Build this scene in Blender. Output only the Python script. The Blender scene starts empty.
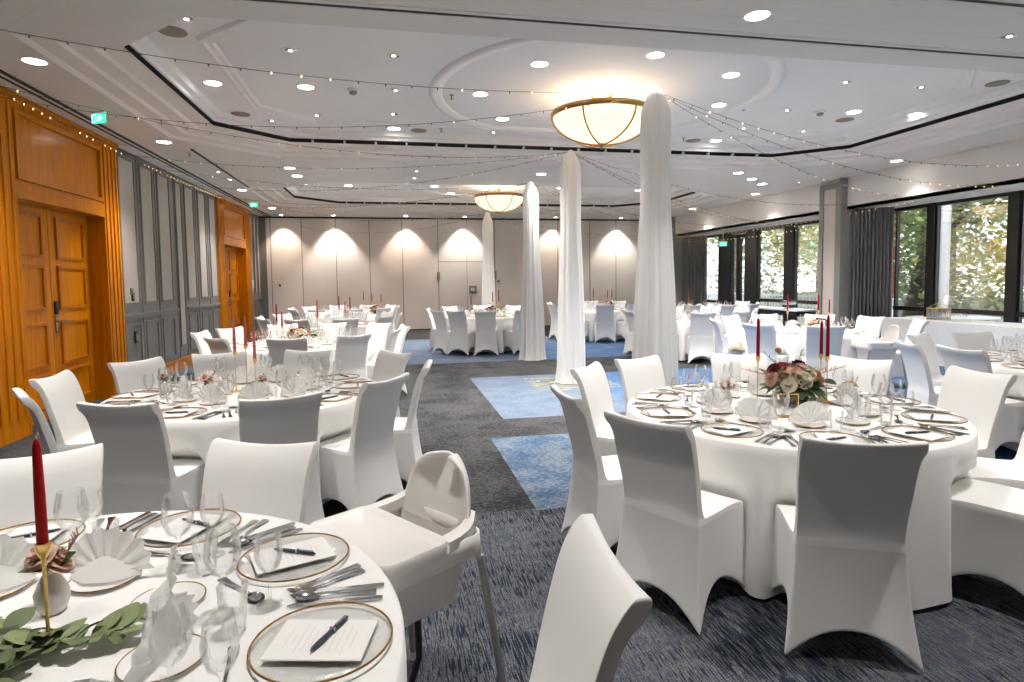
import bpy, bmesh, math, random
from mathutils import Vector, Matrix
R=math.radians; PI=math.pi
S=bpy.context.scene; COL=S.collection
rnd=random.Random(7)
HC=1.55; ZC=3.5; XL=-3.75; YB=19.0; XR=9.0; XW=10.0

# ------------------------------------------------------------------ materials
def nt(name):
    m=bpy.data.materials.new(name); m.use_nodes=True
    t=m.node_tree; t.nodes.clear()
    return m,t,t.nodes.new('ShaderNodeOutputMaterial')
def node(t,kind,**kw):
    n=t.nodes.new('ShaderNode'+kind)
    for k,v in kw.items():
        if k=='inp':
            for a,b in v.items(): n.inputs[a].default_value=b
        else: setattr(n,k,v)
    return n
def pbr(name,col,rough=.6,metal=0.,spec=.4,noise=0.,nscale=8.,stretch=(1,1,1),bump=0.,bscale=60.,coat=0.,col2=None,sheen=0.):
    m,t,out=nt(name)
    b=node(t,'BsdfPrincipled'); t.links.new(b.outputs[0],out.inputs[0])
    b.inputs['Base Color'].default_value=(*col,1); b.inputs['Roughness'].default_value=rough
    b.inputs['Metallic'].default_value=metal; b.inputs['Specular IOR Level'].default_value=spec
    b.inputs['Coat Weight'].default_value=coat; b.inputs['Coat Roughness'].default_value=.12
    b.inputs['Sheen Weight'].default_value=sheen
    if noise>0 or bump>0:
        tc=node(t,'TexCoord'); mp=node(t,'Mapping'); mp.inputs['Scale'].default_value=stretch
        t.links.new(tc.outputs['Object'],mp.inputs[0])
    if noise>0:
        n=node(t,'TexNoise',inp={'Scale':nscale,'Detail':5.}); t.links.new(mp.outputs[0],n.inputs['Vector'])
        r=node(t,'ValToRGB'); r.color_ramp.elements[0].position=.3; r.color_ramp.elements[1].position=.7
        c2=col2 or tuple(max(0,c*(1-noise)) for c in col)
        r.color_ramp.elements[0].color=(*c2,1); r.color_ramp.elements[1].color=(*col,1)
        t.links.new(n.outputs[0],r.inputs[0]); t.links.new(r.outputs[0],b.inputs['Base Color'])
    if bump>0:
        n2=node(t,'TexNoise',inp={'Scale':bscale,'Detail':3.}); t.links.new(mp.outputs[0],n2.inputs['Vector'])
        bp=node(t,'Bump',inp={'Strength':bump,'Distance':.01}); t.links.new(n2.outputs[0],bp.inputs['Height']); t.links.new(bp.outputs[0],b.inputs['Normal'])
    return m
def emit(name,col,s):
    m,t,out=nt(name); e=node(t,'Emission'); e.inputs[0].default_value=(*col,1); e.inputs[1].default_value=s
    t.links.new(e.outputs[0],out.inputs[0]); return m
def thin_glass(name,tint=(1,1,1),edge=(.55,.57,.6),rough=.02,amt=1.0):
    m,t,out=nt(name)
    tr=node(t,'BsdfTransparent'); gl=node(t,'BsdfGlossy'); gl.inputs['Roughness'].default_value=rough
    gl.inputs[0].default_value=(1,1,1,1)
    lw=node(t,'LayerWeight',inp={'Blend':.35})
    mx=node(t,'Mix',data_type='RGBA'); mx.inputs[6].default_value=(*tint,1); mx.inputs[7].default_value=(*edge,1)
    pw=node(t,'Math',operation='POWER'); pw.inputs[1].default_value=3.5; t.links.new(lw.outputs['Facing'],pw.inputs[0])
    t.links.new(pw.outputs[0],mx.inputs[0]); t.links.new(mx.outputs[2],tr.inputs[0])
    ms=node(t,'MixShader'); mu=node(t,'Math',operation='MULTIPLY'); mu.inputs[1].default_value=amt
    t.links.new(lw.outputs['Fresnel'],mu.inputs[0]); t.links.new(mu.outputs[0],ms.inputs[0])
    t.links.new(tr.outputs[0],ms.inputs[1]); t.links.new(gl.outputs[0],ms.inputs[2]); t.links.new(ms.outputs[0],out.inputs[0])
    return m
def wood(name,c1,c2,rough=.3,axis='Z'):
    m,t,out=nt(name); b=node(t,'BsdfPrincipled'); t.links.new(b.outputs[0],out.inputs[0])
    tc=node(t,'TexCoord'); mp=node(t,'Mapping')
    mp.inputs['Scale'].default_value={'Z':(9,9,.8),'Y':(9,.8,9)}[axis]
    t.links.new(tc.outputs['Object'],mp.inputs[0])
    n=node(t,'TexNoise',inp={'Scale':2.2,'Detail':8.,'Distortion':.6}); t.links.new(mp.outputs[0],n.inputs['Vector'])
    r=node(t,'ValToRGB'); r.color_ramp.elements[0].position=.32; r.color_ramp.elements[1].position=.72
    r.color_ramp.elements[0].color=(*c1,1); r.color_ramp.elements[1].color=(*c2,1)
    t.links.new(n.outputs[0],r.inputs[0]); t.links.new(r.outputs[0],b.inputs['Base Color'])
    b.inputs['Roughness'].default_value=rough; b.inputs['Coat Weight'].default_value=.05; b.inputs['Coat Roughness'].default_value=.1; b.inputs['Specular IOR Level'].default_value=.12
    return m
M={}
M['ceil']=pbr('ceiling_paint',(.76,.72,.68),.85,noise=.03,nscale=1.5)
M['tray']=pbr('tray_paint',(.87,.85,.83),.85,noise=.03,nscale=1.5)
M['mould']=pbr('mould_paint',(.80,.755,.715),.7)
M['black']=pbr('black_slot',(.02,.018,.016),.6)
M['grey_stile']=pbr('grey_panel_paint',(.19,.185,.175),.5,noise=.08,nscale=3)
M['grey_panel']=pbr('grey_fabric_panel',(.46,.415,.37),.8,noise=.06,nscale=3)
M['wood']=wood('orange_veneer',(.44,.130,.001),(.60,.205,.002))
M['wood_dark']=wood('orange_veneer_rail',(.36,.10,.002),(.47,.15,.003))
M['beige']=pbr('partition_laminate',(.76,.70,.64),.6,noise=.04,nscale=1.2)
M['beige_seam']=pbr('partition_seam',(.30,.27,.24),.7)
M['bulk']=pbr('bulkhead_paint',(.78,.74,.70),.85,noise=.03,nscale=1.5)
M['steel_black']=pbr('black_window_frame',(.018,.018,.02),.35)
M['cloth']=pbr('white_tablecloth',(.92,.91,.895),.85,bump=.12,bscale=25,sheen=.2)
M['cover']=pbr('white_stretch_cover',(.86,.85,.835),.75,bump=.06,bscale=14,sheen=.2)
m,t,out=nt('white_napkin'); b_=node(t,'BsdfDiffuse'); b_.inputs[0].default_value=(.94,.935,.92,1); c_=node(t,'BsdfTranslucent'); c_.inputs[0].default_value=(.94,.93,.91,1)
ms=node(t,'MixShader'); ms.inputs[0].default_value=.40; t.links.new(b_.outputs[0],ms.inputs[1]); t.links.new(c_.outputs[0],ms.inputs[2]); t.links.new(ms.outputs[0],out.inputs[0]); M['napkin']=m
M['china']=pbr('white_china',(.88,.87,.86),.2,coat=.4)
M['gold']=pbr('gold_metal',(.80,.52,.19),.28,metal=1)
M['goldrim']=pbr('gold_rim',(.55,.33,.10),.35,metal=.9,noise=.5,nscale=60)
M['brass']=pbr('brass',(.42,.26,.09),.35,metal=.9)
M['silver']=pbr('cutlery_steel',(.42,.42,.43),.16,metal=1)
M['steel']=pbr('brushed_leg_steel',(.42,.41,.39),.35,metal=.6)
M['red']=pbr('red_wax',(.36,.003,.004),.45,spec=.2,noise=.15,nscale=6)
M['pink']=pbr('dusty_pink_wax',(.55,.12,.14),.4,noise=.1,nscale=6)
M['rust']=pbr('rust_wax',(.38,.10,.05),.4,noise=.1,nscale=6)
M['wick']=pbr('wick',(.75,.70,.6),.9)
M['plastic']=pbr('white_plastic',(.86,.83,.80),.32,coat=.2)
M['strap']=pbr('black_strap',(.015,.015,.018),.6)
M['pen']=pbr('dark_pen',(.03,.035,.06),.3,coat=.5)
M['paper']=pbr('menu_paper',(.86,.85,.83),.8)
M['ink']=pbr('grey_ink',(.70,.69,.68),.8)
M['glass']=thin_glass('drinking_glass',(.99,.99,.99),(.88,.885,.89),.02,.5)
M['plate_glass']=thin_glass('charger_glass',(.99,.99,.985),(.85,.84,.82),.05,.35)
M['pane']=thin_glass('window_pane',(.97,.98,.98),(.75,.8,.8),.01,.5)
M['clear_box']=thin_glass('clear_acrylic',(.95,.95,.95),(.7,.7,.7),.05,.8)
M['curtain']=pbr('grey_curtain',(.25,.245,.24),.8,noise=.35,nscale=14,stretch=(1,1,.15))
M['curtain_taupe']=pbr('taupe_curtain',(.27,.235,.20),.8,noise=.3,nscale=14,stretch=(1,1,.15))
M['pillar']=pbr('pillar_panel',(.58,.52,.47),.7)
M['pillar_frame']=pbr('pillar_frame',(.27,.26,.25),.6)
m,t,out=nt('white_voile'); b_=node(t,'BsdfDiffuse'); b_.inputs[0].default_value=(.90,.895,.885,1); c_=node(t,'BsdfTranslucent'); c_.inputs[0].default_value=(.90,.885,.86,1)
ms=node(t,'MixShader'); ms.inputs[0].default_value=.35; t.links.new(b_.outputs[0],ms.inputs[1]); t.links.new(c_.outputs[0],ms.inputs[2]); t.links.new(ms.outputs[0],out.inputs[0]); M['drape']=m
M['lamp_on']=emit('downlight_glow',(1,.96,.90),14)
M['spot_on']=emit('spot_glow',(1,.93,.85),3)
M['bulb']=emit('fairy_bulb',(1,.66,.34),1.6)
M['bulb_off']=pbr('fairy_bulb_clear',(.16,.12,.08),.3)
M['wire']=pbr('fairy_wire',(.06,.055,.05),.6)
M['speaker']=pbr('taupe_grille',(.30,.25,.20),.8)
M['trimw']=pbr('white_trim',(.82,.80,.78),.5)
M['green']=emit('exit_green',(.05,.62,.36),.8)
M['white_sign']=emit('exit_white',(.9,1,.96),1.0)
M['leaf']=pbr('leaf_green',(.10,.17,.055),.5,noise=.6,nscale=14)
M['leaf_light']=pbr('leaf_light_green',(.26,.34,.10),.5,noise=.5,nscale=14)
M['euca']=pbr('eucalyptus_green',(.22,.29,.13),.55,noise=.5,nscale=9)
M['euca2']=pbr('eucalyptus_pale',(.35,.43,.20),.55,noise=.4,nscale=9)
M['stem']=pbr('brown_stem',(.16,.08,.03),.7)
M['rose_red']=pbr('rose_dark_red',(.24,.006,.01),.6,noise=.4,nscale=30)
M['rose_pink']=pbr('rose_blush',(.84,.55,.45),.6,noise=.25,nscale=30)
M['rose_cream']=pbr('rose_cream',(.88,.78,.62),.6,noise=.2,nscale=30)
M['rose_peach']=pbr('rose_peach',(.84,.50,.30),.6,noise=.3,nscale=30)
M['grass_pink']=pbr('dried_pink_grass',(.50,.28,.24),.8)
M['grass_red']=pbr('dried_red_leaf',(.33,.07,.04),.7)
M['tan_bud']=pbr('dried_bud',(.40,.19,.05),.8)
M['vase_dark']=pbr('dark_vase',(.03,.03,.03),.3)
M['vase_pale']=pbr('frosted_vase',(.70,.66,.62),.3)
# chandelier bowl : alabaster glass lit from the inside
m,t,out=nt('alabaster_glass'); e=node(t,'Emission'); e.inputs[1].default_value=.72
nz=node(t,'TexNoise',inp={'Scale':3.,'Detail':3.}); rp=node(t,'ValToRGB')
rp.color_ramp.elements[0].color=(1,.70,.42,1); rp.color_ramp.elements[1].color=(1,.80,.56,1)
t.links.new(nz.outputs[0],rp.inputs[0]); t.links.new(rp.outputs[0],e.inputs[0]); t.links.new(e.outputs[0],out.inputs[0]); M['alabaster']=m
# outdoors
def leafmat(name,c1,c2,c3):
    m,t,out=nt(name); b=node(t,'BsdfPrincipled'); b.inputs['Roughness'].default_value=.7
    tc=node(t,'TexCoord'); n=node(t,'TexNoise',inp={'Scale':.9,'Detail':6.,'Roughness':.75}); t.links.new(tc.outputs['Object'],n.inputs['Vector'])
    r=node(t,'ValToRGB'); r.color_ramp.elements[0].position=.36; r.color_ramp.elements[1].position=.66
    r.color_ramp.elements[0].color=(*c1,1); r.color_ramp.elements[1].color=(*c3,1)
    q=r.color_ramp.elements.new(.5); q.color=(*c2,1)
    t.links.new(n.outputs[0],r.inputs[0]); t.links.new(r.outputs[0],b.inputs['Base Color'])
    b.inputs['Transmission Weight'].default_value=0
    ts=node(t,'BsdfTranslucent'); t.links.new(r.outputs[0],ts.inputs[0]); ms=node(t,'MixShader'); ms.inputs[0].default_value=.45
    t.links.new(b.outputs[0],ms.inputs[1]); t.links.new(ts.outputs[0],ms.inputs[2]); t.links.new(ms.outputs[0],out.inputs[0]); return m
M['tree1']=leafmat('tree_green',(.10,.17,.06),(.26,.36,.14),(.52,.56,.24))
M['tree2']=leafmat('tree_yellow',(.24,.28,.08),(.60,.52,.18),(.80,.62,.28))
M['tree3']=leafmat('tree_pale',(.20,.30,.15),(.42,.50,.28),(.66,.68,.42))
M['bark']=pbr('bark',(.10,.07,.05),.9,noise=.4,nscale=6)
M['paving']=pbr('pale_paving',(.55,.56,.58),.9,noise=.15,nscale=2)
M['rail']=pbr('white_railing',(.75,.78,.82),.5)
M['brick']=pbr('red_brick',(.34,.10,.05),.9,noise=.3,nscale=10)
M['car']=pbr('pale_outdoor_furniture',(.70,.72,.76),.6)

# carpet
def carpet():
    m,t,out=nt('patterned_carpet'); b=node(t,'BsdfPrincipled'); b.inputs['Roughness'].default_value=.95; b.inputs['Specular IOR Level'].default_value=.1
    t.links.new(b.outputs[0],out.inputs[0]); L=t.links.new
    tc=node(t,'TexCoord'); sep=node(t,'SeparateXYZ'); L(tc.outputs['Object'],sep.inputs[0])
    def cmp(sock,op,v):
        n=node(t,'Math',operation=op); L(sock,n.inputs[0]); n.inputs[1].default_value=v; return n.outputs[0]
    def mul(a,c):
        n=node(t,'Math',operation='MULTIPLY'); L(a,n.inputs[0]); L(c,n.inputs[1]); return n.outputs[0]
    def box(x0,x1,y0,y1):
        a=mul(cmp(sep.outputs[0],'GREATER_THAN',x0),cmp(sep.outputs[0],'LESS_THAN',x1))
        c=mul(cmp(sep.outputs[1],'GREATER_THAN',y0),cmp(sep.outputs[1],'LESS_THAN',y1)); return mul(a,c)
    def noise(sc,scale=(1,1,1),detail=4.,rough=.6,off=(0,0,0)):
        mp=node(t,'Mapping'); mp.inputs['Scale'].default_value=scale; mp.inputs['Location'].default_value=off; L(tc.outputs['Object'],mp.inputs[0])
        n=node(t,'TexNoise',inp={'Scale':sc,'Detail':detail,'Roughness':rough}); L(mp.outputs[0],n.inputs['Vector']); return n.outputs[0]
    def ramp(s,*st):
        r=node(t,'ValToRGB'); els=r.color_ramp.elements
        els[0].position,els[0].color=st[0][0],(*st[0][1],1); els[1].position,els[1].color=st[-1][0],(*st[-1][1],1)
        for p,c in st[1:-1]: q=els.new(p); q.color=(*c,1)
        L(s,r.inputs[0]); return r.outputs[0]
    def mix(f,a,c):
        n=node(t,'Mix',data_type='RGBA'); L(f,n.inputs[0]); L(a,n.inputs[6]); L(c,n.inputs[7]); return n.outputs[2]
    def addm(a,c,k):
        n=node(t,'Math',operation='MULTIPLY_ADD'); L(c,n.inputs[0]); n.inputs[1].default_value=k; L(a,n.inputs[2]); return n.outputs[0]
    # foreground: navy with long pale dashes running up the room
    st=noise(1.,(150,8,1),2.,.6); cl=noise(1.6,(1,1,1),4.,.6); fine=noise(1.,(170,170,1),2.,.5)
    s1=addm(st,cl,.55); s1=addm(s1,fine,.35)
    navy=ramp(s1,(.72,(.010,.015,.027)),(.90,(.026,.037,.060)),(1.0,(.06,.074,.105)),(1.12,(.27,.265,.25)))
    g=noise(1.,(22,70,1),3.,.7); s2=addm(g,cl,.6); s2=addm(s2,fine,.3)
    grey=ramp(s2,(.76,(.018,.020,.025)),(.95,(.036,.038,.043)),(1.01,(.062,.063,.066)),(1.10,(.20,.19,.175)))
    bl=noise(1.,(3.2,3.2,1),3.,.5,(3,1,0)); s3=addm(g,fine,.25); s3=addm(s3,bl,.45)
    blue=ramp(s3,(.68,(.045,.085,.15)),(.85,(.075,.13,.22)),(1.0,(.12,.18,.27)),(1.14,(.34,.33,.30)))
    pale=ramp(s3,(.62,(.08,.115,.17)),(.86,(.125,.165,.23)),(1.10,(.19,.215,.26)))
    vivid=ramp(s3,(.62,(.04,.085,.18)),(.88,(.075,.14,.27)),(1.12,(.17,.23,.32)))
    c=grey
    c=mix(box(-20,20,-20,3.87),c,navy)
    c=mix(box(.93,3.6,3.84,5.72),c,blue)
    c=mix(box(1.2,2.9,6.49,9.38),c,pale)
    c=mix(box(2.9,9.9,6.3,9.38),c,vivid)
    c=mix(box(3.6,6.2,3.84,6.3),c,vivid)
    c=mix(box(-20,20,11.2,15.9),c,pale)
    c=mix(box(2.6,20,11.2,14.0),c,vivid)
    # yellow flecks and green flecks woven in
    yf=noise(1.,(3.5,16,1),3.,.6,(5,2,0)); yk=mul(box(2.0,3.25,8.0,9.1),cmp(yf,'GREATER_THAN',.565))
    y=node(t,'RGB'); y.outputs[0].default_value=(.50,.40,.07,1); c=mix(yk,c,y.outputs[0])
    gf=noise(1.,(16,16,1),2.,.5,(1,7,0)); gk=mul(box(1.75,2.5,4.2,5.0),cmp(gf,'GREATER_THAN',.60))
    y=node(t,'RGB'); y.outputs[0].default_value=(.03,.20,.19,1); c=mix(gk,c,y.outputs[0])
    L(c,b.inputs['Base Color'])
    bp=node(t,'Bump',inp={'Strength':.35,'Distance':.006}); L(fine,bp.inputs['Height']); L(bp.outputs[0],b.inputs['Normal'])
    return m
M['carpet']=carpet()

# ------------------------------------------------------------------ mesh helpers
class MB:
    def __init__(s): s.v=[]; s.f=[]; s.m=[]; s.cur=0
    def add(s,vs,fs):
        o=len(s.v); s.v+= [tuple(p) for p in vs]; s.f+=[tuple(i+o for i in f) for f in fs]; s.m+=[s.cur]*len(fs); return s
    def box(s,x0,x1,y0,y1,z0,z1):
        vs=[(x,y,z) for z in (z0,z1) for y in (y0,y1) for x in (x0,x1)]
        return s.add(vs,[(0,2,3,1),(4,5,7,6),(0,1,5,4),(2,6,7,3),(0,4,6,2),(1,3,7,5)])
    def bbox(s,x0,x1,y0,y1,z0,z1,b):       # chamfered box
        bm=bmesh.new(); r=bmesh.ops.create_cube(bm,size=1)
        for v in bm.verts: v.co=Vector(((x0+x1)/2+v.co.x*(x1-x0),(y0+y1)/2+v.co.y*(y1-y0),(z0+z1)/2+v.co.z*(z1-z0)))
        bmesh.ops.bevel(bm,geom=list(bm.edges),offset=b,segments=2,affect='EDGES',profile=.5)
        bm.verts.index_update(); vs=[v.co.copy() for v in bm.verts]; fs=[[v.index for v in f.verts] for f in bm.faces]; bm.free()
        return s.add(vs,fs)
    def rings(s,rings,close=True,cap0=False,cap1=False):
        n=len(rings[0]); vs=[p for r in rings for p in r]; fs=[]
        for i in range(len(rings)-1):
            for j in range(n if close else n-1):
                k=(j+1)%n; fs.append((i*n+j,i*n+k,(i+1)*n+k,(i+1)*n+j))
        if cap0: fs.append(tuple(reversed(range(n))))
        if cap1: fs.append(tuple(range((len(rings)-1)*n,len(rings)*n)))
        return s.add(vs,fs)
    def lathe(s,prof,n=20,c=(0,0,0),cap0=False,cap1=False):
        return s.rings([[(c[0]+r*math.cos(2*PI*j/n),c[1]+r*math.sin(2*PI*j/n),c[2]+z) for j in range(n)] for r,z in prof],True,cap0,cap1)
    def tube(s,pts,r,n=8,caps=True):
        pts=[Vector(p) for p in pts]; rr=r if isinstance(r,(list,tuple)) else [r]*len(pts); rg=[]
        up=Vector((0,0,1))
        for i,p in enumerate(pts):
            d=(pts[min(i+1,len(pts)-1)]-pts[max(i-1,0)]).normalized()
            u=up if abs(d.dot(up))<.95 else Vector((0,1,0))
            a=d.cross(u).normalized(); b=d.cross(a).normalized()
            rg.append([p+a*math.cos(2*PI*j/n)*rr[i]+b*math.sin(2*PI*j/n)*rr[i] for j in range(n)])
        return s.rings(rg,True,caps,caps)
    def sph(s,c,r,n=8,k=5):
        rx,ry,rz=(r if isinstance(r,(tuple,list)) else (r,r,r))
        return s.rings([[(c[0]+rx*math.sin(PI*i/k)*math.cos(2*PI*j/n),c[1]+ry*math.sin(PI*i/k)*math.sin(2*PI*j/n),c[2]-rz*math.cos(PI*i/k)) for j in range(n)] for i in range(0,k+1)],True)
    def xf(s,mat,start=0):
        for i in range(start,len(s.v)): s.v[i]=tuple(mat@Vector(s.v[i]))
        return s
    def mesh(s,name,mats,smooth=True,ang=40):
        me=bpy.data.meshes.new(name); me.from_pydata(s.v,[],s.f)
        for mm in (mats if isinstance(mats,(list,tuple)) else [mats]): me.materials.append(mm)
        bm=bmesh.new(); bm.from_mesh(me); bmesh.ops.recalc_face_normals(bm,faces=bm.faces); bm.to_mesh(me); bm.free()
        if isinstance(mats,(list,tuple)): me.polygons.foreach_set('material_index',s.m)
        if smooth:
            me.polygons.foreach_set('use_smooth',[True]*len(me.polygons)); me.set_sharp_from_angle(angle=R(ang))
        me.update(); return me
    def build(s,name,mats,parent=None,smooth=True,ang=40,loc=None):
        return mobj(name,s.mesh(name,mats,smooth,ang),parent,loc)
def mobj(name,me,parent=None,loc=None,rot=None):
    o=bpy.data.objects.new(name,me); COL.objects.link(o)
    if parent: o.parent=parent
    if loc: o.location=loc
    if rot: o.rotation_euler=rot
    return o
def tag(o,label,cat,group=None,kind=None):
    o['label']=label; o['category']=cat
    if group: o['group']=group
    if kind: o['kind']=kind
    return o
def thing(name,label,cat,loc=(0,0,0),rz=0,group=None):
    o=bpy.data.objects.new(name,None); COL.objects.link(o); o.location=loc; o.rotation_euler=(0,0,rz); o.empty_display_size=.1
    return tag(o,label,cat,group)
def struct(name,mb,mat,parent=None,smooth=False,ang=40):
    o=mb.build(name,mat,parent,smooth,ang)
    if not parent: o['kind']='structure'
    return o
def kids(o): return [c for c in KIDS.get(o.name,[])]
KIDS={}
def reg(root):
    def rec(o):
        KIDS[o.name]=list(o.children)
        for c in o.children: rec(c)
    bpy.context.view_layer.update(); rec(root)
def dup(root,loc,rz=None,label=None,group=None,scale=None):
    def rec(o,par):
        c=o.copy(); COL.objects.link(c); c.parent=par
        for ch in KIDS.get(o.name,[]): rec(ch,c)
        return c
    r=rec(root,None); r.location=loc
    if rz is not None: r.rotation_euler[2]=rz
    if label: r['label']=label
    if group: r['group']=group
    if scale: r.scale=(scale,)*3
    return r
class Proto:      # first use moves the prototype itself, later uses copy it
    def __init__(s,root): s.root=root; s.used=False; reg(root)
    def put(s,loc,rz,label,group=None,scale=None,mats=None):
        if not s.used:
            s.used=True; o=s.root; s.first=(loc,rz,label,group,scale)
            o['_w']=1; del o['_w']
            s.root=o
            s.base=o; o.location=loc; o.rotation_euler[2]=rz; o['label']=label
            if group: o['group']=group
            if scale: o.scale=(scale,)*3
            return o
        return dup(s.root,loc,rz,label,group,scale or 1.0)

# ------------------------------------------------------------------ room shell
mb=MB(); mb.box(XL-.6,XW+.1,-4,YB+.2,-.1,0); struct('floor',mb,M['carpet'])
def octa(cx,cy,hx,hy,ch,o,z):
    hx+=o;hy+=o;ch=max(.05,ch+o*.586)
    return [(cx-hx,cy-hy+ch,z),(cx-hx+ch,cy-hy,z),(cx+hx-ch,cy-hy,z),(cx+hx,cy-hy+ch,z),(cx+hx,cy+hy-ch,z),(cx+hx-ch,cy+hy,z),(cx-hx+ch,cy+hy,z),(cx-hx,cy+hy-ch,z)]
TR=[(2.6,7.2,4.84,2.33,.84),(2.6,14.55,4.87,2.2,1.0),(2.6,-.2,4.87,2.3,1.0)]
PROF=[(.60,3.50),(.56,3.535),(.40,3.54),(.38,3.575),(.22,3.58),(.20,3.62),(.06,3.625),(0,3.63)]
def soffit():
    bm=bmesh.new()
    def loop(pts):
        vs=[bm.verts.new(p) for p in pts]
        for i in range(len(vs)): bm.edges.new((vs[i],vs[(i+1)%len(vs)]))
    loop([(XL-.05,-4,ZC),(XR+.05,-4,ZC),(XR+.05,YB+.1,ZC),(XL-.05,YB+.1,ZC)])
    for T in TR: loop(octa(*T,.60,ZC))
    bmesh.ops.triangle_fill(bm,edges=bm.edges[:],use_beauty=True)
    bm.verts.index_update(); mb=MB(); mb.add([v.co.copy() for v in bm.verts],[[v.index for v in f.verts] for f in bm.faces]); bm.free(); return mb
cei=struct('ceiling',soffit(),M['ceil'])
# roof slab above everything, keeps the sky out
mb=MB(); mb.box(XL-.6,XR+.1,-4.1,YB+.3,3.95,4.1); struct('trim_1',mb,M['ceil'])
n=2
for T in TR:
    mb=MB(); mb.rings([octa(*T,o,z) for o,z in PROF]); struct('trim_%d'%n,mb,M['mould']); n+=1
    mb=MB(); mb.rings([octa(*T,0,3.63),octa(*T,.06,3.63),octa(*T,.06,3.685),octa(*T,-.005,3.685)]); struct('trim_%d'%n,mb,M['black']); n+=1
    mb=MB(); mb.rings([octa(*T,-.005,3.685),octa(*T,-.03,3.685),octa(*T,-.04,3.72),octa(*T,-.10,3.74),octa(*T,-.12,3.80)]); mb.add(octa(*T,-.12,3.80),[tuple(range(8))])
    struct('trim_%d'%n,mb,M['tray']); n+=1
    I0=octa(*T,-.02,3.4985); O0=octa(*T,.66,3.4985); mb=MB(); up=lambda q:[(a,b,c+.10) for a,b,c in q]
    mb.rings([[I0[k],O0[k],up([O0[k]])[0],up([I0[k]])[0]] for k in (0,1,2,3)],True,True,True); struct('trim_%d'%n,mb,M['ceil']); n+=1
    if T[1]<0: continue
    # raised octagonal and circular mouldings on the tray
    cx,cy=T[0],T[1]
    I=(cx,cy,4.22,1.70 if T is TR[0] else 1.6,.65)
    mb=MB(); mb.rings([octa(*I,.08,3.80),octa(*I,.06,3.77),octa(*I,.02,3.765),octa(*I,0,3.78),octa(*I,-.05,3.775),octa(*I,-.07,3.80)]); struct('trim_%d'%n,mb,M['tray']); n+=1
    prof=[(2.10,3.80),(2.08,3.77),(2.03,3.765),(2.01,3.78),(1.96,3.775),(1.94,3.80)]
    rr=[[(cx+r*(1 if T is TR[0] else .95)*math.cos(2*PI*j/72),cy+r*(1 if T is TR[0] else .75)*math.sin(2*PI*j/72),z) for j in range(72)] for r,z in prof]
    mb=MB(); mb.rings(rr); struct('trim_%d'%n,mb,M['tray'],smooth=True,ang=60); n+=1
    # separators interrupting the black slot on the far side
    mb=MB()
    for k in range(17): x=cx-3.7+k*.4625; mb.box(x,x+.03,cy+T[3]-.005,cy+T[3]+.05,3.64,3.675)
    struct('trim_%d'%n,mb,M['mould']); n+=1
# linear slots in the flat ceiling
for (x0,x1,y0,y1) in [(-.97,XR-.1,4.51,4.55),(3.6,XR-.1,3.65,3.69)]:
    mb=MB(); mb.box(x0,x1,y0,y1,ZC-.004,ZC+.02); struct('trim_%d'%n,mb,M['black']); n+=1
    mb=MB(); mb.box(x0-.05,x1,y0-.05,y0-.002,ZC-.006,ZC+.02); mb.box(x0-.05,x1,y1+.002,y1+.05,ZC-.006,ZC+.02); struct('trim_%d'%n,mb,M['ceil']); n+=1
mb=MB(); mb.box(-3.44,-3.40,-4,YB,ZC-.012,ZC+.02); mb.box(-3.52,-3.50,-4,YB,ZC-.012,ZC+.02); struct('trim_%d'%n,mb,M['black']); n+=1
mb=MB(); mb.box(-2.79,-2.765,9.6,13.2,ZC-.02,ZC+.01); struct('trim_%d'%n,mb,M['black']); n+=1
# light access hatches next to the left wall
mb=MB()
for k in range(7): y=9.5+k*.85; mb.box(-3.72,-3.54,y,y+.62,ZC-.01,ZC+.01)
struct('trim_%d'%n,mb,M['tray']); n+=1
# --- left wall (faces +x) with two door niches
D1=(7.05,8.96); D2=(14.86,16.95); DH=2.45
mb=MB(); w=.08
def slab(y0,y1,z0,z1): mb.box(XL-w,XL,y0,y1,z0,z1)
slab(-4,D1[0],0,ZC+.05); slab(*D1,DH,ZC+.05); slab(D1[1],D2[0],0,ZC+.05); slab(*D2,DH,ZC+.05); slab(D2[1],YB+.1,0,ZC+.05)
struct('wall_left',mb,M['grey_stile'])
def frame_ring(mb,x,y0,y1,z0,z1,w=.035,d=.02):
    mb.box(x,x+d,y0,y1,z0,z0+w); mb.box(x,x+d,y0,y1,z1-w,z1); mb.box(x,x+d,y0,y0+w,z0+w,z1-w); mb.box(x,x+d,y1-w,y1,z0+w,z1-w)
UP=[(9.52,10.10),(10.29,10.80),(10.99,11.55),(12.33,12.87),(13.13,13.62),(13.88,14.37),(17.65,18.0),(18.12,18.42),(18.54,18.84)]
UP+= [(-3.5,-3.0),(-2.8,-2.2),(-2,-1.4),(-1.2,-.6),(-.4,.2),(.4,1.0),(1.2,1.8),(2,2.6),(2.8,3.4),(3.6,4.2),(4.4,5.0),(5.2,5.9)]
mb=MB(); mp_=MB()
for y0,y1 in UP:
    frame_ring(mb,XL,y0,y1,1.24,3.40); frame_ring(mb,XL,y0,y1,.27,.97); mp_.box(XL,XL+.006,y0+.03,y1-.03,1.27,3.37)
frame_ring(mb,XL,11.83,12.17,.40,3.40); mp_.box(XL,XL+.006,11.86,12.14,.43,3.37)
struct('trim_%d'%n,mb,M['grey_stile']); n+=1
struct('trim_%d'%n,mp_,M['grey_panel']); n+=1
mb=MB()
for y0,y1 in [(-4,6.5),(9.43,11.76),(12.24,14.42),(17.46,YB)]:
    mb.box(XL,XL+.035,y0,y1,1.07,1.11); mb.box(XL,XL+.022,y0,y1,1.03,1.07)
for y in (10.20,10.90,11.78,12.22,13.0,13.75,18.06,18.48): mb.box(XL,XL+.012,y-.008,y+.008,.2,3.46)
struct('trim_%d'%n,mb,M['grey_stile']); n+=1
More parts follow.
